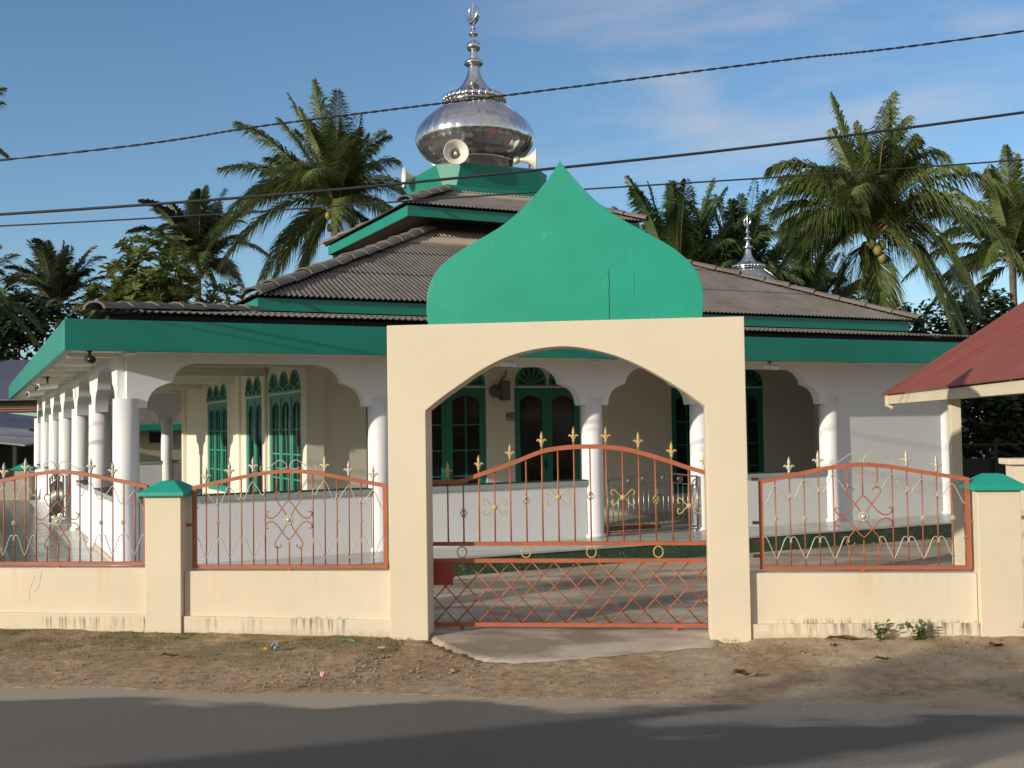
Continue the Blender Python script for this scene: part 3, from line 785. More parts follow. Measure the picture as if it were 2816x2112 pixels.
part(mo, 'ridge_tile', ridge_caps((-.46, -.46, 3.755), (2.3, 2.3, 4.08), .085), M_ridge)
# middle tier
C = 9.63
def tier(h, zf0, zf1, roofh, zr, slope, depth, overh):
    m = MB(); a, b = C - h, C + h; t = .04
    m.box(a, a, zf0, b, a + t, zf1); m.box(a, b - t, zf0, b, b, zf1); m.box(a, a + t + .0005, zf0, a + t, b - t - .0005, zf1); m.box(b - t, a + t + .0005, zf0, b, b - t - .0005, zf1)
    part(mo, 'fascia', m, M_fascia)
    e = h + overh
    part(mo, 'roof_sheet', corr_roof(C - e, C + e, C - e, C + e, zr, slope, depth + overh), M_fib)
    zt = zr + slope * (depth + overh)
    for sx, sy in ((-1, -1), (1, -1), (-1, 1), (1, 1)):
        i = e - depth - overh
        part(mo, 'ridge_tile', ridge_caps((C + sx * (e + .04), C + sy * (e + .04), zr + .03), (C + sx * i, C + sy * i, zt + .045), .095), M_ridge)
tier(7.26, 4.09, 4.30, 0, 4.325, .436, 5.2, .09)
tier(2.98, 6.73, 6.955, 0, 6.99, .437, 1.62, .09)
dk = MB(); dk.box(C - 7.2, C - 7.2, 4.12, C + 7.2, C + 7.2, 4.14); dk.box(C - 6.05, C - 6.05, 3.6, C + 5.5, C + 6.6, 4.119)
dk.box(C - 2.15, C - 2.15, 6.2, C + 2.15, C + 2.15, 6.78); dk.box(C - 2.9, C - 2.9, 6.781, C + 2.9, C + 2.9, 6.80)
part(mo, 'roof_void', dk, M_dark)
# drum
def octa(h, f, z): return [(C - f, C - h, z), (C + f, C - h, z), (C + h, C - f, z), (C + h, C + f, z), (C + f, C + h, z), (C - f, C + h, z), (C - h, C + f, z), (C - h, C - f, z)]
dm = MB(); vs = octa(1.38, 1.12, 7.87) + octa(1.50, 1.05, 8.40); dm.add(vs, [tuple(range(7, -1, -1)), tuple(range(8, 16))] + [(i, (i + 1) % 8, (i + 1) % 8 + 8, i + 8) for i in range(8)])
dm.box(C - 1.40, C - 1.40, 7.4, C + 1.40, C + 1.40, 7.868)
part(mo, 'drum', dm, M_fascia, bevel=.006)
dm = MB(); dm.slab([q[:2] for q in octa(1.47, 1.03, 0)], 8.402, 8.425); part(mo, 'drum_top', dm, M_ridge)
def gores(profile, n, cx, cy, k=1., z0=0., nn=3):
    m = MB()
    for g in range(n):
        vs = []
        for r, z in profile:
            for q in range(nn + 1):
                a = 2 * pi * (g + q / nn) / n; b = 1 + .011 * math.sin(pi * q / nn)
                vs.append((cx + r * k * b * math.cos(a), cy + r * k * b * math.sin(a), z0 + z * k))
        w = nn + 1
        m.add(vs, [(i * w + q, i * w + q + 1, (i + 1) * w + q + 1, (i + 1) * w + q) for i in range(len(profile) - 1) for q in range(nn)], True)
    return m
dp = sp2([(.97, 8.80), (1.12, 8.86), (1.27, 8.96), (1.40, 9.12), (1.49, 9.33), (1.49, 9.50), (1.42, 9.68), (1.29, 9.85), (1.10, 10.02), (.88, 10.19), (.70, 10.33)], 3)
neck = sp2([(.76, 10.50), (.60, 10.56), (.45, 10.67), (.32, 10.80), (.24, 10.93), (.18, 11.08), (.14, 11.28)], 3)
def finish_dome(cx, cy, k, zo, ng, pname, band=True):
    f = lambda p: [(r * k, zo + (z - 8.4) * k) for r, z in p]
    gm_ = gores([(r, z) for r, z in f(dp)], ng, cx, cy)
    for g in range(ng):
        a = 2 * pi * g / ng; gm_.tube([(cx + r * math.cos(a), cy + r * math.sin(a), z) for r, z in f(dp)], .012 * k, 4)
    d = part(mo, pname, gm_, M_steel)
    part(d, 'base_band', MB().lathe(f([(.96, 8.38), (.96, 8.76), (1.0, 8.78), (1.0, 8.82), (.9, 8.83)]), 32, (cx, cy, 0), caps=False), M_steel)
    cm = MB(); cm.lathe(f([(.70, 10.31), (.78, 10.36), (.80, 10.42), (.76, 10.5), (.6, 10.53)]), 32, (cx, cy, 0), caps=False)
    for i in range(28):
        a = 2 * pi * i / 28; r = .76 * k
        cm.ball((cx + r * math.cos(a), cy + r * math.sin(a), zo + (10.42 - 8.4) * k), .070 * k, 8, 1.35)
    part(d, 'collar', cm, M_steel)
    sp = gores([(r, z) for r, z in f(neck)], 16, cx, cy, nn=2)
    bd = lambda c, r, h: [(.02, c - h), (r * .7, c - h * .8), (r, c - h * .25), (r, c + h * .25), (r * .7, c + h * .8), (.02, c + h)]
    for c, r, h in ((11.37, .255, .11), (11.80, .19, .14), (12.13, .125, .07), (12.28, .07, .055)):
        sp.lathe(f(bd(c, r, h)), 20, (cx, cy, 0), caps=False)
    sp.lathe(f([(.13, 11.25), (.10, 11.55), (.085, 11.72), (.03, 11.9), (.022, 12.9), (.004, 13.05)]), 14, (cx, cy, 0), caps=False)
    part(d, 'spire', sp, M_steel)
    cr = MB(); n = 22; az = R(78)
    pts, rad = [], []
    for i in range(n + 1):
        a = R(-90 - 155 + 310 * i / n); t_ = math.sin(pi * i / n)
        pts.append((cx + .19 * k * math.cos(a) * math.cos(az), cy - .19 * k * math.cos(a) * math.sin(az), zo + (12.66 - 8.4 + .21 * math.sin(a)) * k)); rad.append((.006 + .075 * t_) * k)
    cr.tube(pts, rad, 8); part(d, 'crescent', cr, M_steel)
finish_dome(C, C, 1.0, 8.40, 30, 'dome')
# prayer niche wing with a small dome, on the far right side
part(mo, 'niche_wing', MB().box(15.37, 8.2, 0, 19.4, 11.1, 4.75), M_hall)
part(mo, 'niche_roof', MB().box(16.6, 7.9, 4.75, 19.8, 11.4, 5.15), M_fascia)
finish_dome(18.2, 9.65, .585, 5.40, 24, 'small_dome')
part(mo, 'dome_drum', MB().lathe([(.52, 5.14), (.52, 5.38), (.001, 5.385)], 24, (18.2, 9.65, 0)), M_fascia)

# ------------------------------------------------------------------ things fixed to the mosque
def horn(u, v, z, az, label, tilt=0., k=1.0):
    t = thing('horn_loudspeaker', label, 'loudspeaker', Q, (u, v, z), 'horn loudspeakers around the dome')
    rot = Matrix.Rotation(az, 3, 'Z') @ Matrix.Rotation(R(90) + tilt, 3, 'X')   # axis +z -> horizontal
    m = MB()
    pr = [(.045, -.30), (.06, -.30), (.06, -.18), (.085, -.08), (.13, .02), (.20, .11), (.285, .17), (.30, .175), (.30, .16), (.27, .15), (.19, .085), (.12, -.005), (.075, -.10), (.045, -.16)]
    m.lathe([(r * k, q * k) for r, q in pr], 28, (0, 0, 0), rot, caps=False)
    part(t, 'bell', m, M_horn, raw=True)
    m = MB(); m.lathe([(.001, -.17), (.05 * k, -.17), (.05 * k, .03), (.03 * k, .06), (.001, .065)], 14, (0, 0, 0), rot); m.lathe([(.001, -.42 * k), (.09 * k, -.42 * k), (.09 * k, -.29 * k), (.001, -.28 * k)], 18, (0, 0, 0), rot)
    part(t, 'driver', m, M_horn, raw=True)
    m = MB(); m.box(-.02, -.02, 8.40 - z, .02, .02, -.05); m.box(-.09, -.02, -.09, .09, .02, -.05); part(t, 'bracket', m, M_bar, raw=True)
horn(8.45, 8.15, 8.60, R(-18), 'cream horn loudspeaker facing the street, in front of the dome')
horn(8.05, 10.2, 8.42, R(-100), 'cream horn loudspeaker facing left, on the left rim of the drum', k=.85)
horn(10.58, 8.45, 8.72, R(62), 'cream horn loudspeaker facing right, on the right rim of the drum', k=.95)
def camera_unit(u, v, z, az, label, white=True, k=1.0):
    t = thing('security_camera', label, 'security camera', Q, (u, v, 3.17), 'security cameras under the green eaves')
    dz = z - 3.17
    m = MB(); m.box(-.035, -.03, -.02, .035, .03, 0); m.tube([(0, 0, -.01), (0, 0, dz + .03)], .018, 8); part(t, 'mount', m, M_black, raw=True)
    rot = Matrix.Rotation(az, 3, 'Z') @ Matrix.Rotation(R(96), 3, 'X')
    m = MB(); m.lathe([(q * k, y * k) for q, y in [(.03, -.12), (.038, -.11), (.038, .10), (.041, .10), (.041, .125), (.034, .125)]], 16, (0, 0, dz), rot); part(t, 'housing', m, M_whiteplastic if white else M_black, raw=True)
    m = MB(); m.lathe([(q * k, y * k) for q, y in [(.033, .124), (.033, .128), (.001, .129)]], 14, (0, 0, dz), rot); part(t, 'lens', m, M_glass, raw=True)
camera_unit(-.52, -.62, 3.06, R(4), 'black camera under the left front corner of the eaves', False, 1.25)
camera_unit(-.60, 6.6, 2.99, R(-68), 'white bullet camera under the left eaves, nearer of the two', True, 1.5)
camera_unit(-.60, 10.6, 2.99, R(-68), 'white bullet camera under the left eaves, farther of the two', True, 1.5)
camera_unit(5.48, -.60, 3.07, R(76), 'white bullet camera under the eaves, seen through the street arch', True, 1.2)
camera_unit(10.55, -.60, 3.07, R(76), 'white bullet camera under the eaves right of the street arch', True, 1.2)
t = thing('electric_meter', 'grey electricity meter on the cream wall left of the double door', 'electric meter', Q, (7.33, HW, 2.6))
m = MB(); m.box(7.33, HW - .13, 2.61, 7.52, HW - .002, 2.99); part(t, 'case', m, paint('meter_case', (.16, .14, .11), .5), bevel=.012)
m = MB(); m.lathe([(.13, 0), (.13, .09), (.11, .12), (.001, .125)], 20, (7.24, HW - .005, 2.79), Matrix.Rotation(R(90), 3, 'X')); part(t, 'dial', m, paint('meter_glass', (.10, .10, .09), .1))
m = MB(); m.tube(spline([(7.36, HW - .05, 2.98), (7.38, HW - .07, 3.06), (7.44, HW - .09, 3.10), (7.45, HW - .09, 3.44)], 4), .014, 8); part(t, 'conduit', m, M_black)
t = thing('notice_plate', 'small grey printed plate on the cream wall beside the double door', 'plate', Q, (7.53, HW, 2.2))
part(t, 'plate', MB().box(7.47, HW - .012, 2.21, 7.655, HW - .002, 2.385), paint('grey_plate', (.34, .35, .35), .4))
m = MB()
for (a, b, zc, h) in ((7.54, 7.565, 2.345, .028), (7.575, 7.60, 2.345, .028), (7.615, 7.64, 2.345, .028), (7.54, 7.645, 2.30, .014), (7.54, 7.645, 2.272, .009), (7.54, 7.645, 2.245, .009)): m.box(a, HW - .0145, zc - h / 2, b, HW - .0122, zc + h / 2)
m.lathe([(.026, 0), (.026, .002), (.001, .0022)], 16, (7.505, HW - .0125, 2.31), Matrix.Rotation(R(90), 3, 'X'))
part(t, 'lettering', m, M_black)
t = thing('tube_light', 'white fluorescent tube under the veranda ceiling at the left', 'tube light', Q, (1.6, 3.0, 3.2))
part(t, 'batten', MB().box(.9, 2.95, 3.40, 2.3, 3.03, 3.449), M_whiteplastic); part(t, 'tube', MB().tube([(.95, 2.99, 3.38), (2.25, 2.99, 3.38)], .018, 8), M_whiteplastic)

# stainless veranda gates
def steel_gate(u0, u1, label, fr, y):
    t = thing('veranda_gate', label, 'veranda gate', fr, (u0, y, FZ), 'stainless steel veranda gates')
    L = u1 - u0
    tops = lambda x: 1.205 + .075 * math.sin(pi * max(0, min(1, (x - .1 * L) / (.85 * L))))
    xs_ = [L * i / 24 for i in range(25)]
    fr_ = MB()
    for x in (0, L): fr_.tube([(u0 + x, y, FZ + .04), (u0 + x, y, 1.21)], .018, 8)
    fr_.tube([(u0 + x, y, tops(x)) for x in xs_], .015, 8); fr_.tube([(u0 + x, y, tops(x) - .15) for x in xs_ if x > .1], .009, 6)
    for z in (.31, .35): fr_.tube([(u0, y, z), (u0 + L, y, z)], .012, 8)
    fr_.tube([(u0 + L * .53, y, .35), (u0 + L * .53, y, tops(L * .53))], .018, 8)
    part(t, 'frame', fr_, M_bar)
    for i in range(1, 18):
        x = L * i / 18
        if i == 9: continue
        part(t, 'bar', MB().tube([(u0 + x, y, .42), (u0 + x, y, tops(x) - .15)], .0075, 6), M_bar)
    for x in (.24, .40, .62, .80):
        z = tops(L * x) - .075
        m = MB()
        for q in (.048, .022): m.tube([(u0 + L * x + q * math.cos(a), y - .01, z + q * math.sin(a)) for a in [2 * pi * k / 18 for k in range(19)]], .009, 6)
        part(t, 'ring', m, M_bar)
    for x in (.30, .74):
        m = MB()
        for q in (.048, .022): m.tube([(u0 + L * x + q * math.cos(a), y - .012, .72 + q * math.sin(a)) for a in [2 * pi * k / 18 for k in range(19)]], .009, 6)
        part(t, 'ring', m, M_bar)
    part(t, 'latch', MB().box(u0 + L * .53, y - .04, .93, u0 + L * .53 + .17, y - .018, 1.03), M_bar)
steel_gate(7.52, 9.30, 'stainless steel veranda gate between two columns, seen through the street arch', Q, -.14)
Q2 = Frame(*Q.w(-.1, V[3] - .2)[:2], Q.a + R(90 + 165))
steel_gate(0.0, 1.3, 'stainless steel veranda gate swung open on the left side of the mosque', Q2, 0)
# worn reddish mat behind the gate
single('door_mat', MB().box(7.75, .55, FZ, 9.0, 1.0, FZ + .05), paint('brick_red_mat', (.30, .10, .05), .8, .2), 'reddish wooden step lying on the floor behind the steel gate', 'step', fr=Q, at=(8.4, .78, FZ))

# ------------------------------------------------------------------ porch with red roof (right)
pr = thing('porch', 'open porch with dark red corrugated roof on cream posts at the right', 'porch', G, (5.236, 5.95, 0))
s0, zE, ya, yb, sl = 4.90, 2.555, .9, 9.22, .645
m = MB(); n = int((yb - ya) / .076 * 4); rows = 10; sr = 8.2
for i in range(n + 1):
    y = ya + (yb - ya) * i / n; w = .010 * math.sin(2 * pi * (y - ya) / .076)
    for j in range(rows + 1):
        s = s0 + (sr - s0) * j / rows
        m.v.append((s, y, zE + (s - s0) * sl + w))
m.f = [(i * (rows + 1) + j, i * (rows + 1) + j + 1, (i + 1) * (rows + 1) + j + 1, (i + 1) * (rows + 1) + j) for i in range(n) for j in range(rows)]; m.sm = [True] * len(m.f)
part(pr, 'roof_sheet', m, M_redroof)
m = MB(); zr_ = zE + (sr - s0) * sl
m.add([(sr, ya, zr_), (sr, yb, zr_), (sr + 3.3, yb, zE), (sr + 3.3, ya, zE)], [(0, 1, 2, 3)]); part(pr, 'roof_sheet', m, M_redroof)
part(pr, 'eaves_board', MB().box(4.96, ya + .1, 2.39, 5.02, 9.02, 2.535), M_porch)
part(pr, 'beam', MB().box(5.17, ya + .15, 2.40, 5.31, 8.99, 2.56), M_porch)
m = MB(); m.prism([(4.93, 2.53), (4.93, 2.36), (5.04, 2.30), (5.09, 2.47), (8.2, 4.50), (8.2, 4.64)], 9.03, 9.09); part(pr, 'gable_board', m, M_porch)
for y in (2.2, 5.95): part(pr, 'post', MB().box(5.163, y - .073, 0, 5.309, y + .073, 2.40), M_porch, bevel=.006)
for y in (5.95, 8.9): part(pr, 'post', MB().box(11.0, y - .07, 0, 11.14, y + .07, 2.5), M_porch)

# ------------------------------------------------------------------ overhead cables
def cable(pts, r, label, twist=False):
    kk = 12.5 / 9.5; pts = [(x * kk, 12.5, 2.1 + (z - 2.1) * kk) for x, y, z in pts]; r *= 1.3
    P = spline(pts, 30); m = MB()
    if not twist: m.tube(P, r, 6)
    else:
        for ph in (0, pi):
            m.tube([p + Vector((0, math.cos(i * .42 + ph), math.sin(i * .42 + ph))) * r * .75 for i, p in enumerate(spline(pts, 160))], r * .72, 5)
    single('power_cable', m, M_cable, label, 'cable', 'overhead cables along the street', at=tuple(P[len(P) // 2]))
cable([(-13, 9.5, 3.78), (-4.38, 9.5, 4.46), (-1.98, 9.5, 4.74), (.01, 9.5, 4.96), (2.42, 9.5, 5.23), (4.47, 9.5, 5.45), (13, 9.5, 6.55)], .0075, 'thin twisted overhead cable, uppermost of the three, crossing the dome', True)
cable([(-13, 9.5, 3.66), (-4.38, 9.5, 3.99), (.03, 9.5, 4.285), (4.45, 9.5, 4.74), (13, 9.5, 5.85)], .0125, 'thickest black overhead cable, crossing the tip of the green crest')
cable([(-13, 9.5, 3.68), (-4.38, 9.5, 3.89), (.02, 9.5, 4.10), (4.44, 9.5, 4.33), (13, 9.5, 4.9)], .0072, 'thin black overhead cable, lowest of the three')

# ------------------------------------------------------------------ palms and trees
def frond(m, rm_, base, tip, archv, nl=46, lmax=.85, droop=.55, width=.055, rr=.03, sidev=None):
    base, tip = Vector(base), Vector(tip); L = (tip - base).length
    ctrl = base + (tip - base) * .48 + Vector((0, 0, archv * L * 1.9))
    P = lambda t: base * (1 - t) ** 2 + ctrl * 2 * t * (1 - t) + tip * t * t
    n = 14; rm_.tube([P(i / n) for i in range(n + 1)], [rr * (1 - .85 * i / n) for i in range(n + 1)], 4)
    for i in range(nl):
        t = .14 + .86 * (i + random.random() * .6) / nl
        p = P(t); d = (P(min(1, t + .02)) - P(max(0, t - .02))).normalized()
        sd = d.cross(Vector((0, 0, 1)))
        if sd.length < .15: sd = d.cross(Vector((1, .3, 0)))
        sd.normalize(); upv = sd.cross(d).normalized()
        ll = lmax * (math.sin(pi * min(1, (t * .92 + .07))) ** .55) * random.uniform(.82, 1.08)
        for sg_ in (-1, 1):
            fw_ = .35 + .75 * t
            v = (sd * sg_ * (1 - .35 * t) + d * fw_ + upv * random.uniform(.0, .35)).normalized()
            dr = droop * random.uniform(.6, 1.3)
            a = p; b = p + v * ll * .5 + Vector((0, 0, -dr * ll * .12)); c = p + v * ll * .92 + Vector((0, 0, -dr * ll * .62))
            wv = (d * .8 + upv * .5 * sg_).normalized() * width
            m.add([a - wv * .35, a + wv * .35, b + wv * .5, b - wv * .5, c], [(0, 1, 2, 3), (3, 2, 4)])
def palm(name, label, at, tips, mat, seed, k=1., nl=46, lmax=.85, droop=.55, width=.055, nuts=0, extra=0, trunk_r=.16, cat='palm tree', group='palm trees behind the mosque', lean=(0, 0)):
    random.seed(seed)
    x, y, z = at
    t = thing(name, label, cat, W0, (x - lean[0], y - lean[1], 0), group)
    m = MB(); n = 12
    pts = [(x - lean[0] * (1 - i / n) ** 1.6, y - lean[1] * (1 - i / n) ** 1.6, z * i / n) for i in range(n + 1)]
    m.tube(pts, [trunk_r * (1.25 - .45 * i / n) + (.02 if i % 2 else 0) for i in range(n + 1)], 10)
    part(t, 'trunk', m, M_bark)
    lm, rm_ = MB(), MB()
    Lm = sum(abs(complex(q[0], q[1])) for q in tips) / len(tips)
    tips = list(tips)
    for i in range(extra):
        a = random.uniform(0, 2 * pi); e = R(random.uniform(-20, 86)); l = Lm * random.uniform(.8, 1.0)
        tips.append((l * math.cos(e) * math.cos(a), l * math.sin(e), .25 * math.cos(e), l * math.cos(e) * math.sin(a)))
    for tp in tips:
        dx, dz, ar = tp[:3]; dy = tp[3] if len(tp) > 3 else random.uniform(-.35, .35) * abs(complex(dx, dz))
        b = Vector((x + random.uniform(-.1, .1), y + random.uniform(-.1, .1), z + random.uniform(-.15, .15)))
        frond(lm, rm_, b, b + Vector((dx, dy, dz)) * k, ar, nl, lmax, droop, width, rr=.035)
    c = part(t, 'crown', lm, mat); part(c, 'stalk', rm_, M_rachis)
    for i in range(nuts):
        a = 2 * pi * i / nuts; m = MB().ball((x + .30 * math.cos(a), y + .30 * math.sin(a) - .1, z - .25 - .22 * (i % 3)), .15, 10, 1.2); part(t, 'coconut', m, M_nut)
    random.seed(seed + 1000)
    return t
def scaled(lst, k): return [(a * k, -b * k, c) for a, b, c in lst]
A = scaled([(-910, -335, .15), (-670, -640, .12), (-420, -680, .08), (-370, -895, .05), (-130, -935, .02), (60, -860, .03), (200, -720, .05), (390, -590, .12), (480, -360, .2), (530, -160, .22), (-760, -200, .22), (-980, 150, .3), (-940, 280, .3), (-860, 450, .25), (-630, 590, .22), (-250, 450, .2), (330, 250, .2), (520, 60, .25), (-700, -40, .28), (100, 500, .15), (-250, -760, .05), (330, -480, .12), (-520, 480, .25), (-560, -420, .12), (-60, -700, .02), (120, -560, .05), (250, 400, .25)], .00532)
palm('coconut_palm', 'tall bushy coconut palm left of the silver dome', (-7.07, 45, 11.0), A, M_palm, 1, nl=100, lmax=1.3, width=.05, nuts=5, extra=26, droop=.8)
B = scaled([(-200, -800, .05), (180, -810, .07), (260, -680, .14), (420, -460, .3), (320, -330, .45), (-540, -380, .28), (-610, -220, .32), (-480, -100, .25), (-370, -340, .2), (680, -240, .3), (670, -30, .28), (700, 190, .36), (380, 520, .28), (20, 420, .12), (-340, 300, .32), (-530, 190, .3), (600, 450, .3), (500, 560, .25), (-80, -640, .04), (60, -720, .03), (-240, -560, .08), (560, 330, .36), (-430, 60, .3), (200, -500, .2), (120, 560, .2), (-180, 420, .25), (300, 100, .3), (-60, -480, .02)], .00594)
palm('coconut_palm', 'large coconut palm with yellow green nuts over the right roof', (11.76, 36, 8.05), B, M_palm, 2, nl=100, lmax=1.25, width=.048, nuts=9, droop=1.15, extra=24)
def rnd_tips(n, L, seed, emin=-30, emax=85):
    random.seed(seed); o = []
    for i in range(n):
        el = R(emin + (emax - emin) * ((i + .5) / n) ** .85); az = i * 2.39996 + random.uniform(-.3, .3); l = L * random.uniform(.85, 1.1)
        o.append((l * math.cos(el) * math.cos(az), l * math.sin(el), .26 * math.cos(el) + .02, l * math.cos(el) * math.sin(az)))
    return o
palm('coconut_palm', 'dark coconut palm far away at the left, between sky and the eaves corner', (-30.7, 75, 10.6), rnd_tips(22, 4.8, 3, -35, 88), M_palm_far, 3, nl=84, lmax=1.3, width=.09, extra=10)
palm('coconut_palm', 'dark narrow coconut palm just right of the broadleaf tree', (-16.9, 60, 10.7), rnd_tips(18, 4.6, 4, 5, 88), M_palm_far, 4, nl=84, lmax=1.2, width=.08, extra=10)
palm('coconut_palm', 'tall coconut palm outside the left edge, only frond tips in view', (-18.45, 35, 11.65), [(2.35, .9, .12, 0), (2.5, -.6, .2, .2), (2.2, 1.6, .1, .6), (-2.5, .8, .2, 0), (-2, -1, .2, 1), (.3, 2.8, .02, .5), (-1.3, 2.2, .1, -.6), (-2.8, 0, .2, -1), (1.0, -2.4, .2, 1.5), (0, -1, .3, -2.5), (.2, .6, .3, 2.6)], M_palm, 5, nl=70, lmax=.8, width=.09)
palm('coconut_palm', 'yellowish coconut palm low at the left edge of the photo', (-24.6, 50, 7.6), rnd_tips(20, 3.6, 6, -35, 80), M_palm, 6, nl=84, lmax=1.0, width=.075, extra=10)
palm('coconut_palm', 'tall slender coconut palm at the right edge beyond the red roof', (27.2, 60, 10.6), rnd_tips(30, 6.0, 7, -60, 85), M_palm, 7, nl=84, lmax=1.35, width=.085, droop=.9, extra=10, trunk_r=.2)
O = lambda s, L=4.9: [(a, b, c * .8, d) for a, b, c, d in rnd_tips(34, L, s, -10, 86)]
OG_ = 'oil palms behind the mosque roof'
palm('oil_palm', 'dark oil palm showing behind the right slope of the green crest', (6.4, 42, 6.4), O(8), M_palm_dk, 8, nl=95, lmax=1.1, width=.058, droop=.8, trunk_r=.3, group=OG_)
palm('oil_palm', 'dark oil palm directly behind the small silver dome', (9.0, 43.5, 6.3), O(9), M_palm_dk, 9, nl=95, lmax=1.1, width=.058, droop=.8, trunk_r=.3, group=OG_)
palm('oil_palm', 'low dark oil palm between the small silver dome and the large coconut palm', (11.3, 42, 4.6), O(10, 4.2), M_palm_dk, 10, nl=95, lmax=1.0, width=.058, droop=.8, trunk_r=.3, group=OG_)

def leafy(name, label, at, rad, n, lsize, mat, seed, rosette=0, trunk_r=.14, cat='tree', group=None, clumps=9, low=.0):
    random.seed(seed); x, y, z = at
    t = thing(name, label, cat, W0, (x, y, 0), group)
    cl = []
    for i in range(clumps):
        a = i * 2.4; e = random.uniform(-.75, .95); rr = random.uniform(.45, .85)
        cl.append((Vector((math.cos(a) * rr * math.sqrt(1 - min(.98, e * e)) * rad[0], math.sin(a) * rr * math.sqrt(1 - min(.98, e * e)) * rad[1], e * rr * rad[2])), random.uniform(.28, .5)))
    lm, tm = MB(), MB()
    tm.tube([(x, y, 0), (x + .05, y, (z - rad[2]) * .5 + .1), (x, y, z - rad[2] * .3)], [trunk_r * 1.2, trunk_r, trunk_r * .7], 8)
    for c, rr in cl: tm.tube([(x, y, z - rad[2] * .7), Vector((x, y, z)) + c * .6 + Vector((0, 0, -.1)), Vector((x, y, z)) + c], [trunk_r * .55, trunk_r * .35, trunk_r * .12], 5)
    part(t, 'trunk', tm, M_bark)
    for i in range(n):
        c, rr = random.choice(cl)
        d = Vector((random.gauss(0, 1), random.gauss(0, 1), random.gauss(0, 1))).normalized() * random.uniform(.55, 1.05) ** .6
        p = Vector((x, y, z)) + c + Vector((d.x * rad[0], d.y * rad[1], d.z * rad[2])) * rr
        if p.z < low: continue
        nn = rosette or 1
        ax = (d * .6 + Vector((random.uniform(-.4, .4), random.uniform(-.4, .4), .8))).normalized()
        q = ax.to_track_quat('Z', 'Y').to_matrix()
        for k in range(nn):
            a = 2 * pi * k / nn + random.random() * .5
            l = lsize * random.uniform(.7, 1.15); el = random.uniform(.1, .75) if rosette else random.uniform(-.6, .9)
            dr = q @ Vector((math.cos(a) * math.cos(el), math.sin(a) * math.cos(el), math.sin(el)))
            sd = dr.cross(ax); sd = sd.normalized() if sd.length > .05 else Vector((1, 0, 0))
            w = l * (.19 if rosette else .33)
            nrm = sd.cross(dr).normalized()
            b = p + dr * l * .55; e = p + dr * l + Vector((0, 0, -.12 * l))
            lm.add([p, b - sd * w + nrm * w * .3, e, b + sd * w + nrm * w * .3, b], [(0, 1, 4), (1, 2, 4), (0, 4, 3), (4, 2, 3)])
    part(t, 'crown', lm, mat)
    return t
leafy('broadleaf_tree', 'broadleaf tree with glossy leaf rosettes behind the left veranda roof', (-16.2, 52, 7.4), (4.3, 3.2, 3.5), 900, .58, M_leaf, 21, 9, clumps=20)
for i, (at, rad, n, lab) in enumerate([((-26.0, 58, 5.6), (4.6, 3, 5.2), 6500, 'dark leafy tree behind the left houses, under the far palm'), ((-33, 66, 4.8), (5, 3, 4.6), 3000, 'dark leafy tree at the far left edge behind the houses'), ((-21, 62, 4.2), (3.2, 3, 3.8), 2400, 'dark leafy tree beside the left end of the green eaves')]):
    leafy('shade_tree', lab, at, rad, n, .42, M_bush, 31 + i, 0, .2, group='dark trees behind the left houses', clumps=10)
for i, (at, rad, n, lab) in enumerate([((17.5, 44, 2.5), (5.0, 3, 3.2), 9000, 'dark leafy tree behind the dark fence under the red roof'), ((24.5, 46, 2.8), (5.0, 3, 3.4), 8000, 'dark leafy tree at the right edge behind the porch'), ((12.8, 41, 2.7), (3.2, 2.5, 3.3), 5200, 'dark leafy tree at the foot of the large coconut palm'), ((18.2, 50, 5.6), (4.8, 3, 4.6), 8500, 'dark leafy tree filling the gap between the mosque roof and the red porch roof')]):
    leafy('shade_tree', lab, at, rad, n, .36, M_bush, 41 + i, 0, .2, group='dark trees behind the porch', clumps=12)
# dark board fence in front of those trees
f = thing('board_fence', 'dark board fence in the shade behind the porch', 'fence', W0, (14.5, 33, 0))
part(f, 'boards', MB().box(10.8, 33, 0, 20, 33.06, .95), M_dark)
m = MB()
for x in [10.8 + 1.15 * i for i in range(9)]: part(f, 'post', MB().box(x - .05, 32.9, 0, x + .05, 33, 1.45), M_dark)
part(f, 'rail', MB().box(10.8, 32.93, 1.33, 20, 32.99, 1.39), M_dark)

# ------------------------------------------------------------------ houses at the left and behind
def gable(name, label, fr, at, w, d, h, roofh, over, wallmat, roofmat, extra=None, cat='house', group=None):
    t = thing(name, label, cat, fr, at, group); x, y, z = at
    part(t, 'wall', MB().box(x - w / 2, y, 0, x + w / 2, y + d, h), wallmat)
    m = MB(); e = over; a, b, c0, c1 = x - w / 2 - e, x + w / 2 + e, y - e, y + d + e; cy = y + d / 2
    zl = h - .04
    vs = [(a, c0, zl), (b, c0, zl), (b, c1, zl), (a, c1, zl), (a + d * .35, cy, h + roofh), (b - d * .35, cy, h + roofh)]
    vs += [(q[0], q[1], q[2] + .06) for q in vs]
    m.add(vs, [(6, 7, 11, 10), (7, 8, 11), (8, 9, 10, 11), (9, 6, 10), (0, 3, 2, 1), (0, 1, 7, 6), (1, 2, 8, 7), (2, 3, 9, 8), (3, 0, 6, 9)])
    part(t, 'roof', m, roofmat); return t
M_teal = paint('teal_house_paint', (.30, .52, .46), .6, .08)
M_slat = paint('brown_slats', (.28, .11, .06), .7, .25, 2, 20, .3)
M_blue = paint('blue_grey_roof', (.10, .105, .165), .5, .15, 1, 20, .2)
M_grey = fibro('grey_zinc_roof', (.30, .30, .31))
h1 = gable('house', 'teal walled house with brown slatted gable and blue grey roof at the far left', W0, (-24.5, 47, 0), 12, 8, 3.55, 1.9, .7, M_teal, M_blue, group='houses beyond the left end of the mosque')
sl_ = MB()
for i in range(5): sl_.box(-30.4, 46.86, 3.06 + .1 * i, -18.45, 46.96, 3.12 + .1 * i)
part(h1, 'slatted_band', sl_, M_slat)
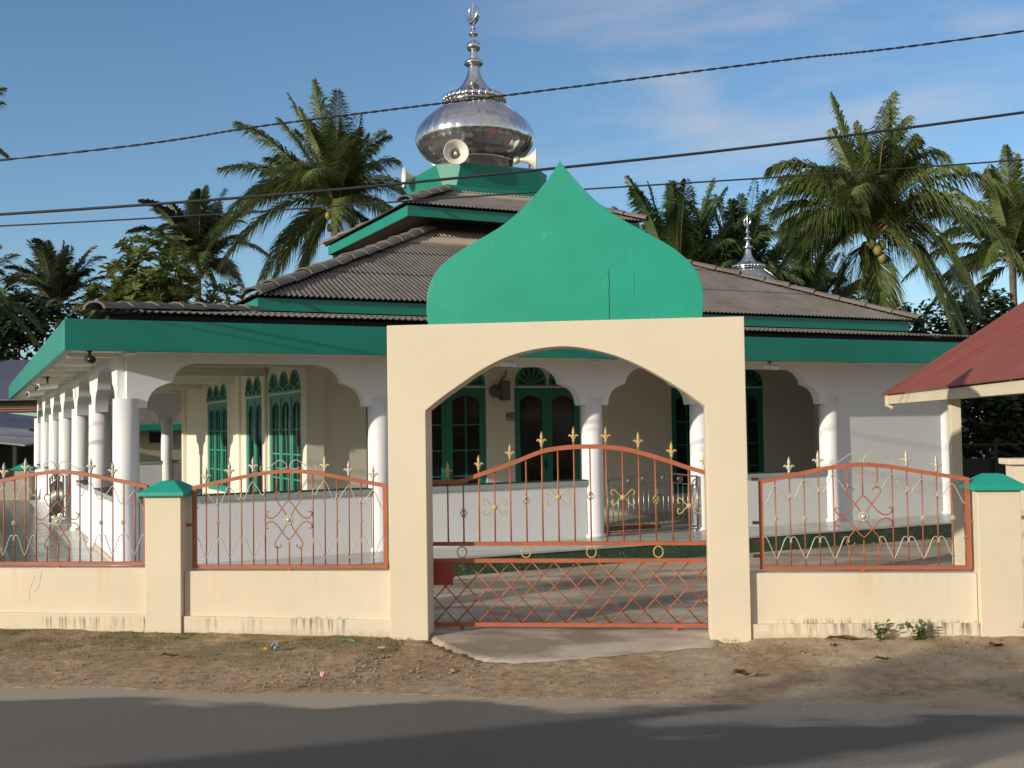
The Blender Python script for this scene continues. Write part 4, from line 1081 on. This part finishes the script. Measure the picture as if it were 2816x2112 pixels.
for x in (-21.2, -19.9): part(h1, 'window', MB().box(x, 46.93, 1.5, x + .9, 46.99, 2.6), M_glass)
h2 = thing('house', 'low dark house with a blue grey lean-to roof at the left edge', 'house', W0, (-22, 41, 0), 'houses beyond the left end of the mosque')
part(h2, 'wall', MB().box(-27, 41, 0, -18.6, 44, 2.3), M_dark)
m = MB(); m.add([(-28, 39.6, 3.15), (-17.2, 39.6, 2.28), (-17.2, 44.5, 2.55), (-28, 44.5, 4.0), (-28, 39.6, 3.07), (-17.2, 39.6, 2.20), (-17.2, 44.5, 2.47), (-28, 44.5, 3.92)], [(0, 1, 2, 3), (7, 6, 5, 4), (0, 4, 5, 1), (1, 5, 6, 2), (2, 6, 7, 3), (3, 7, 4, 0)])
part(h2, 'roof', m, M_blue)
h3 = thing('shed', 'open shed with a pale zinc roof at the left edge in front of the houses', 'shed', W0, (-17.5, 35, 0))
m = MB(); m.add([(-23, 34, 2.75), (-14.9, 34, 1.78), (-14.9, 38.5, 1.95), (-23, 38.5, 3.1), (-23, 34, 2.70), (-14.9, 34, 1.73), (-14.9, 38.5, 1.90), (-23, 38.5, 3.05)], [(0, 1, 2, 3), (7, 6, 5, 4), (0, 4, 5, 1), (1, 5, 6, 2), (2, 6, 7, 3), (3, 7, 4, 0)])
part(h3, 'roof', m, M_grey); part(h3, 'wall', MB().box(-23, 38.1, 0, -15.1, 38.2, 1.85), M_dark)
for x in (-15.3, -18.5): part(h3, 'post', MB().box(x - .06, 34.2, 0, x + .06, 34.32, 1.75), M_dark)
p = thing('compound_post', 'small post with green cap far back at the left edge', 'fence post', W0, (-13.6, 31.0, 0))
part(p, 'shaft', MB().box(-13.8, 30.85, 0, -13.4, 31.25, 1.12), M_stone); m = MB()
m.add([(-13.9, 30.75, 1.12), (-13.3, 30.75, 1.12), (-13.3, 31.35, 1.12), (-13.9, 31.35, 1.12), (-13.6, 31.05, 1.32)], [(0, 1, 4), (1, 2, 4), (2, 3, 4), (3, 0, 4), (3, 2, 1, 0)]); part(p, 'cap', m, M_cap)
single('compound_wall', MB().box(-30, 31.0, 0, -13.82, 31.2, .8), M_stone, 'low grey wall running left from the small green capped post', 'wall', at=(-20, 31.1, 0))
h4 = gable('annex', 'cream annex with corrugated grey roof seen through the left veranda', Q, (5.6, 26, 0), 8, 7, 2.25, 2.2, .5, paint('dull_cream_paint', (.40, .35, .235), .7), M_fib, cat='annex')
part(h4, 'fascia', MB().box(1.15, 25.44, 2.17, 10.05, 25.49, 2.38), M_fascia)
part(h4, 'vent', MB().box(3.95, 25.95, 1.72, 4.7, 25.99, 2.08), M_void)

# ------------------------------------------------------------------ opposite side of the street (throws the road shadow)
t = thing('shadow_shelter', 'unseen flat roofed shelter behind the camera, shaped to throw the road shadow', 'shelter', W0, (-9, .5, 0))
z = 3.2; c = [(-14.4, -1.15), (-11.3, -1.75), (-3.4, .20), (-3.6, 2.22)]
part(t, 'roof', MB().slab([(-14.4, -1.25), (-10.95, -1.60), (-3.2, .35), (-3.4, 2.20)], z, z + .12), M_fib)  # added out of view, outline fitted to the shadow wanted on the road
for x, y in ((-13.6, -1.1), (-10.9, -1.35), (-3.7, .45), (-3.8, 1.9)): part(t, 'post', MB().box(x - .05, y - .05, 0, x + .05, y + .05, z), M_dark)
leafy('street_tree', 'small leafy tree on the near side of the street, behind the camera', (-13.0, -3.55, 5.1), (.95, .95, .72), 900, .16, M_leaf, 61, 0, .07, clumps=7)

random.seed(77)
wm = MB()
for i in range(9000):
    a = random.random() * 150 - 75; hgt = 5.5 + 3.0 * noise.noise(Vector((a * .12, 2, 0))) + 1.5 * noise.noise(Vector((a * .5, 7, 0)))
    p = Vector((a, -34 + random.uniform(-3, 3), hgt * random.random() ** .7)); d = Vector((random.gauss(0, 1), random.gauss(0, 1), random.gauss(0, .6))).normalized() * random.uniform(.4, .9)
    e = d.cross(Vector((random.random(), random.random(), 1))).normalized() * .4
    wm.add([p - e, p + d, p + e, p - d], [(0, 1, 2, 3)])
single('woods', wm, M_bush, kind='stuff')
# ------------------------------------------------------------------ verge details
def vz(s, t):
    f = max(0, min(1, (t + 2.1) / 2.28)); return .006 + f ** 1.6 * (fence_z(s) + .035) + .020 * noise.noise(Vector((s * 1.6, t * 1.6, 0)))
random.seed(5)
gm = MB()
for i in range(11000):
    s = random.uniform(-7, -1.6) if random.random() < .82 else random.uniform(1.4, 5)
    t = -abs(random.gauss(0, .5)) - .01
    if t < -1.5 or noise.noise(Vector((s * 1.3, t * 1.8, 4))) < -.08: continue
    z = vz(s, t); h = random.uniform(.010, .036); a = random.uniform(0, 6.3); d = Vector((math.cos(a), math.sin(a), 0))
    b = Vector((s, t, z - .005)); gm.add([b - d * .0035, b + d * .0035, b + Vector((random.uniform(-.02, .02), random.uniform(-.02, .02), h))], [(0, 1, 2)])
single('grass', gm, M_grass, kind='stuff', fr=G)
pm = MB()
for i in range(3600):
    s = random.uniform(-7, 5.5); t = random.uniform(-2.1, -.03)
    if -1.5 < s < 1.4 and t > -1.0: continue
    if s < -1 and t > -.9 and random.random() < .6: continue
    r = random.choice([.003, .004, .005, .005, .006, .008, .011, .014]) * random.uniform(.7, 1.3); z = vz(s, t) + r * .2
    if i < 420: s = random.gauss(-1.95, .55); t = random.uniform(-2.0, -.75); r = random.choice([.008, .012, .016, .024, .03]) * random.uniform(.6, 1.1); z = vz(s, t)
    o = [Vector((random.uniform(.7, 1.2) * r * dx, random.uniform(.7, 1.2) * r * dy, random.uniform(.5, .8) * r * dz)) for dx, dy, dz in ((1, 0, 0), (0, 1, 0), (-1, 0, 0), (0, -1, 0), (0, 0, 1), (0, 0, -1))]
    b = Vector((s, t, z)); pm.add([b + q for q in o], [(0, 1, 4), (1, 2, 4), (2, 3, 4), (3, 0, 4), (1, 0, 5), (2, 1, 5), (3, 2, 5), (0, 3, 5)])
single('gravel', pm, M_peb, kind='stuff', fr=G)
def dry_leaf(x, y, l, w, a, label, zz=.03):
    m = MB(); n = 8; d = Vector((math.cos(a), math.sin(a), 0)); sd = Vector((-d.y, d.x, 0)); vs = []
    for i in range(n + 1):
        f = i / n; ww = w * math.sin(pi * min(.98, f + .02)) ** .7 * random.uniform(.8, 1.15)
        c = Vector((x, y, zz)) + d * l * (f - .5) + Vector((0, 0, .25 * w * math.sin(f * 7) + .012))
        vs += [c - sd * ww + Vector((0, 0, ww * random.uniform(.3, .9))), c, c + sd * ww + Vector((0, 0, ww * random.uniform(.2, .8)))]
    m.add(vs, [(3 * i + q, 3 * i + q + 1, 3 * i + q + 4, 3 * i + q + 3) for i in range(n) for q in (0, 1)], True)
    single('dry_leaf', m, M_dryleaf, label, 'leaf', 'dry leaves lying on the verge', at=(x, y, zz - .02))
dry_leaf(3.10, 10.50, .42, .055, .05, 'long brown dry leaf lying against the wall, left of the weeds', .055)
dry_leaf(1.85, 9.17, .22, .06, .4, 'curled brown dry leaf on bare soil near the road, right of the ramp', .04)
dry_leaf(3.15, 9.67, .16, .03, -.1, 'small flat dry leaf on the soil below the weeds', .04)
dry_leaf(4.33, 10.12, .20, .04, .6, 'dark dry leaf at the right edge in the shadow', .05)
dry_leaf(-3.15, 10.2, .17, .04, .2, 'dark dry leaf on the left verge below the square post', .055)
dry_leaf(2.9, 10.25, .11, .03, .9, 'small reddish dry leaf beneath the long brown one', .05)
def weed(x, y, h, n, label, seed):
    random.seed(seed); t = thing('weed', label, 'weed', W0, (x, y, .04), 'weeds at the foot of the right wall')
    sm, lm = MB(), MB()
    for i in range(n):
        a = random.uniform(0, 6.3); tp = Vector((x + math.cos(a) * h * .6, y + math.sin(a) * h * .25 - .03, .04 + h * random.uniform(.55, 1)))
        b = Vector((x, y, .03)); sm.tube([b, b.lerp(tp, .5) + Vector((0, 0, h * .15)), tp], [.004, .003, .002], 4)
        for k in range(8):
            p = b.lerp(tp, .2 + .8 * k / 7) + Vector((0, 0, h * .08)); d = Vector((random.uniform(-1, 1), random.uniform(-1, .5), random.uniform(-.2, .6))).normalized() * random.uniform(.045, .085)
            s = d.cross(Vector((0, 0, 1))).normalized() * .020
            lm.add([p, p + d * .5 + s, p + d, p + d * .5 - s], [(0, 1, 2, 3)])
    part(t, 'stem', sm, M_weed); part(t, 'leaves', lm, M_weed)
weed(3.42, 10.47, .20, 7, 'tall wispy weed at the foot of the right wall, leftmost of three', 71)
weed(3.72, 10.44, .16, 9, 'leafy low weed at the foot of the right wall, middle of three', 72)
weed(4.72, 10.33, .17, 6, 'small weed at the foot of the right fence post', 73)
random.seed(9)
def litter(x, y, sx, sy, sz, col, label, name='wrapper'):
    m = MB(); vs = []
    for i in range(4):
        for j in range(4): vs.append((x + sx * (i / 3 - .5) + random.uniform(-.2, .2) * sx * .3, y + sy * (j / 3 - .5), .05 + sz * random.random()))
    m.add(vs, [(4 * i + j, 4 * i + j + 1, 4 * i + j + 5, 4 * i + j + 4) for i in range(3) for j in range(3)])
    single(name, m, paint('litter_' + label.split()[0], col, .5, .2, 9), label, 'litter', at=(x, y, .05))
litter(-2.36, 10.49, .07, .05, .03, (.65, .33, .03), 'orange and black scrap of wrapper in the left verge')
litter(-2.27, 10.50, .07, .05, .07, (.16, .18, .20), 'grey crumpled packet beside the orange scrap')
litter(-1.62, 10.85, .12, .03, .02, (.05, .35, .28), 'teal strip of plastic in the grass near the arch')
litter(-1.25, 10.47, .08, .05, .02, (.5, .5, .52), 'pale crumpled plastic near the left foot of the arch')
litter(-1.60, 9.32, .05, .04, .06, (.75, .45, .35), 'pinkish torn cup on the soil near the road')

# ------------------------------------------------------------------ light, sky, camera
L = Vector((3.117, 2.380, -1.0)).normalized()
el = math.asin(-L.z)
sun = bpy.data.lights.new('sun', 'SUN'); sun.energy = 3.7; sun.angle = R(.5); sun.color = (1.0, .91, .765)
so = bpy.data.objects.new('sun', sun); COL.objects.link(so); so.rotation_euler = L.to_track_quat('-Z', 'Y').to_euler(); so.location = (-20, -16, 12)
w = bpy.data.worlds.new('World'); sc.world = w; w.use_nodes = True
nt = w.node_tree; nt.nodes.clear()
wo = nt.nodes.new('ShaderNodeOutputWorld'); bg = nt.nodes.new('ShaderNodeBackground'); sky = nt.nodes.new('ShaderNodeTexSky')
sky.sky_type = 'NISHITA'; sky.sun_disc = False; sky.sun_elevation = el; sky.sun_rotation = math.atan2(-L.x, -L.y)
sky.air_density = 1.0; sky.dust_density = .35; sky.ozone_density = 3.2
tc = nt.nodes.new('ShaderNodeTexCoord').outputs['Generated']
mp = nt.nodes.new('ShaderNodeMapping'); mp.inputs['Scale'].default_value = (1.0, 1.0, 4.2); mp.inputs['Rotation'].default_value = (0, R(8), 0); mp.inputs['Location'].default_value = (.35, .2, .55)
nt.links.new(tc, mp.inputs[0])
cn = noi(nt, mp.outputs[0], 3.6, 7, .55, .5)
sx = N(nt, 'ShaderNodeSeparateXYZ'); nt.links.new(tc, sx.inputs[0])
msk = ramp(nt, math_(nt, 'ADD', sx.outputs[0], .5), [(.42, g4(.0)), (.62, g4(.8)), (.95, g4(1))])
hz = ramp(nt, sx.outputs[2], [(.10, g4(0)), (.26, g4(1))])
cf = math_(nt, 'MULTIPLY', math_(nt, 'MULTIPLY', ramp(nt, cn, [(.50, g4(0)), (.74, g4(.55))]), msk), hz)
bk = ramp(nt, math_(nt, 'ADD', math_(nt, 'MULTIPLY', sx.outputs[1], -1.0), .5), [(.30, g4(0)), (.62, g4(.62)), (1, g4(.75))])  # added unseen cloud cover behind and overhead, lifts and neutralises the shade
bk = math_(nt, 'MAXIMUM', bk, ramp(nt, sx.outputs[2], [(.62, g4(0)), (.85, g4(.5))]))
n5 = noi(nt, mp.outputs[0], 3.3, 6, .55, .4)
bk = math_(nt, 'MULTIPLY', bk, ramp(nt, n5, [(.38, g4(.45)), (.60, g4(1))]))
cf = math_(nt, 'MAXIMUM', cf, bk)
skc = mixc(nt, cf, mixc(nt, 1., sky.outputs[0], (.95, 1.0, 1.02), 'MULTIPLY'), (5.0, 4.5, 4.1))
nt.links.new(skc, bg.inputs[0]); bg.inputs[1].default_value = .128; nt.links.new(bg.outputs[0], wo.inputs[0])

cam = bpy.data.cameras.new('camera'); co = bpy.data.objects.new('camera', cam); COL.objects.link(co)
cam.sensor_width = 36; cam.lens = 36 * 3060.4 / 2816; cam.clip_end = 2000; cam.clip_start = .05
co.matrix_world = Matrix.Translation((0, 0, 2.1)) @ Matrix.Rotation(R(90) + .0383, 4, 'X') @ Matrix.Rotation(-.0153, 4, 'Z')
sc.camera = co
sc.view_settings.view_transform = 'Standard'; sc.view_settings.look = 'None'; sc.view_settings.exposure = 0.22; sc.view_settings.gamma = 1
sc.render.resolution_x, sc.render.resolution_y = 1024, 768
for o in list(bpy.data.objects):
    if '_base' in o: del o['_base']
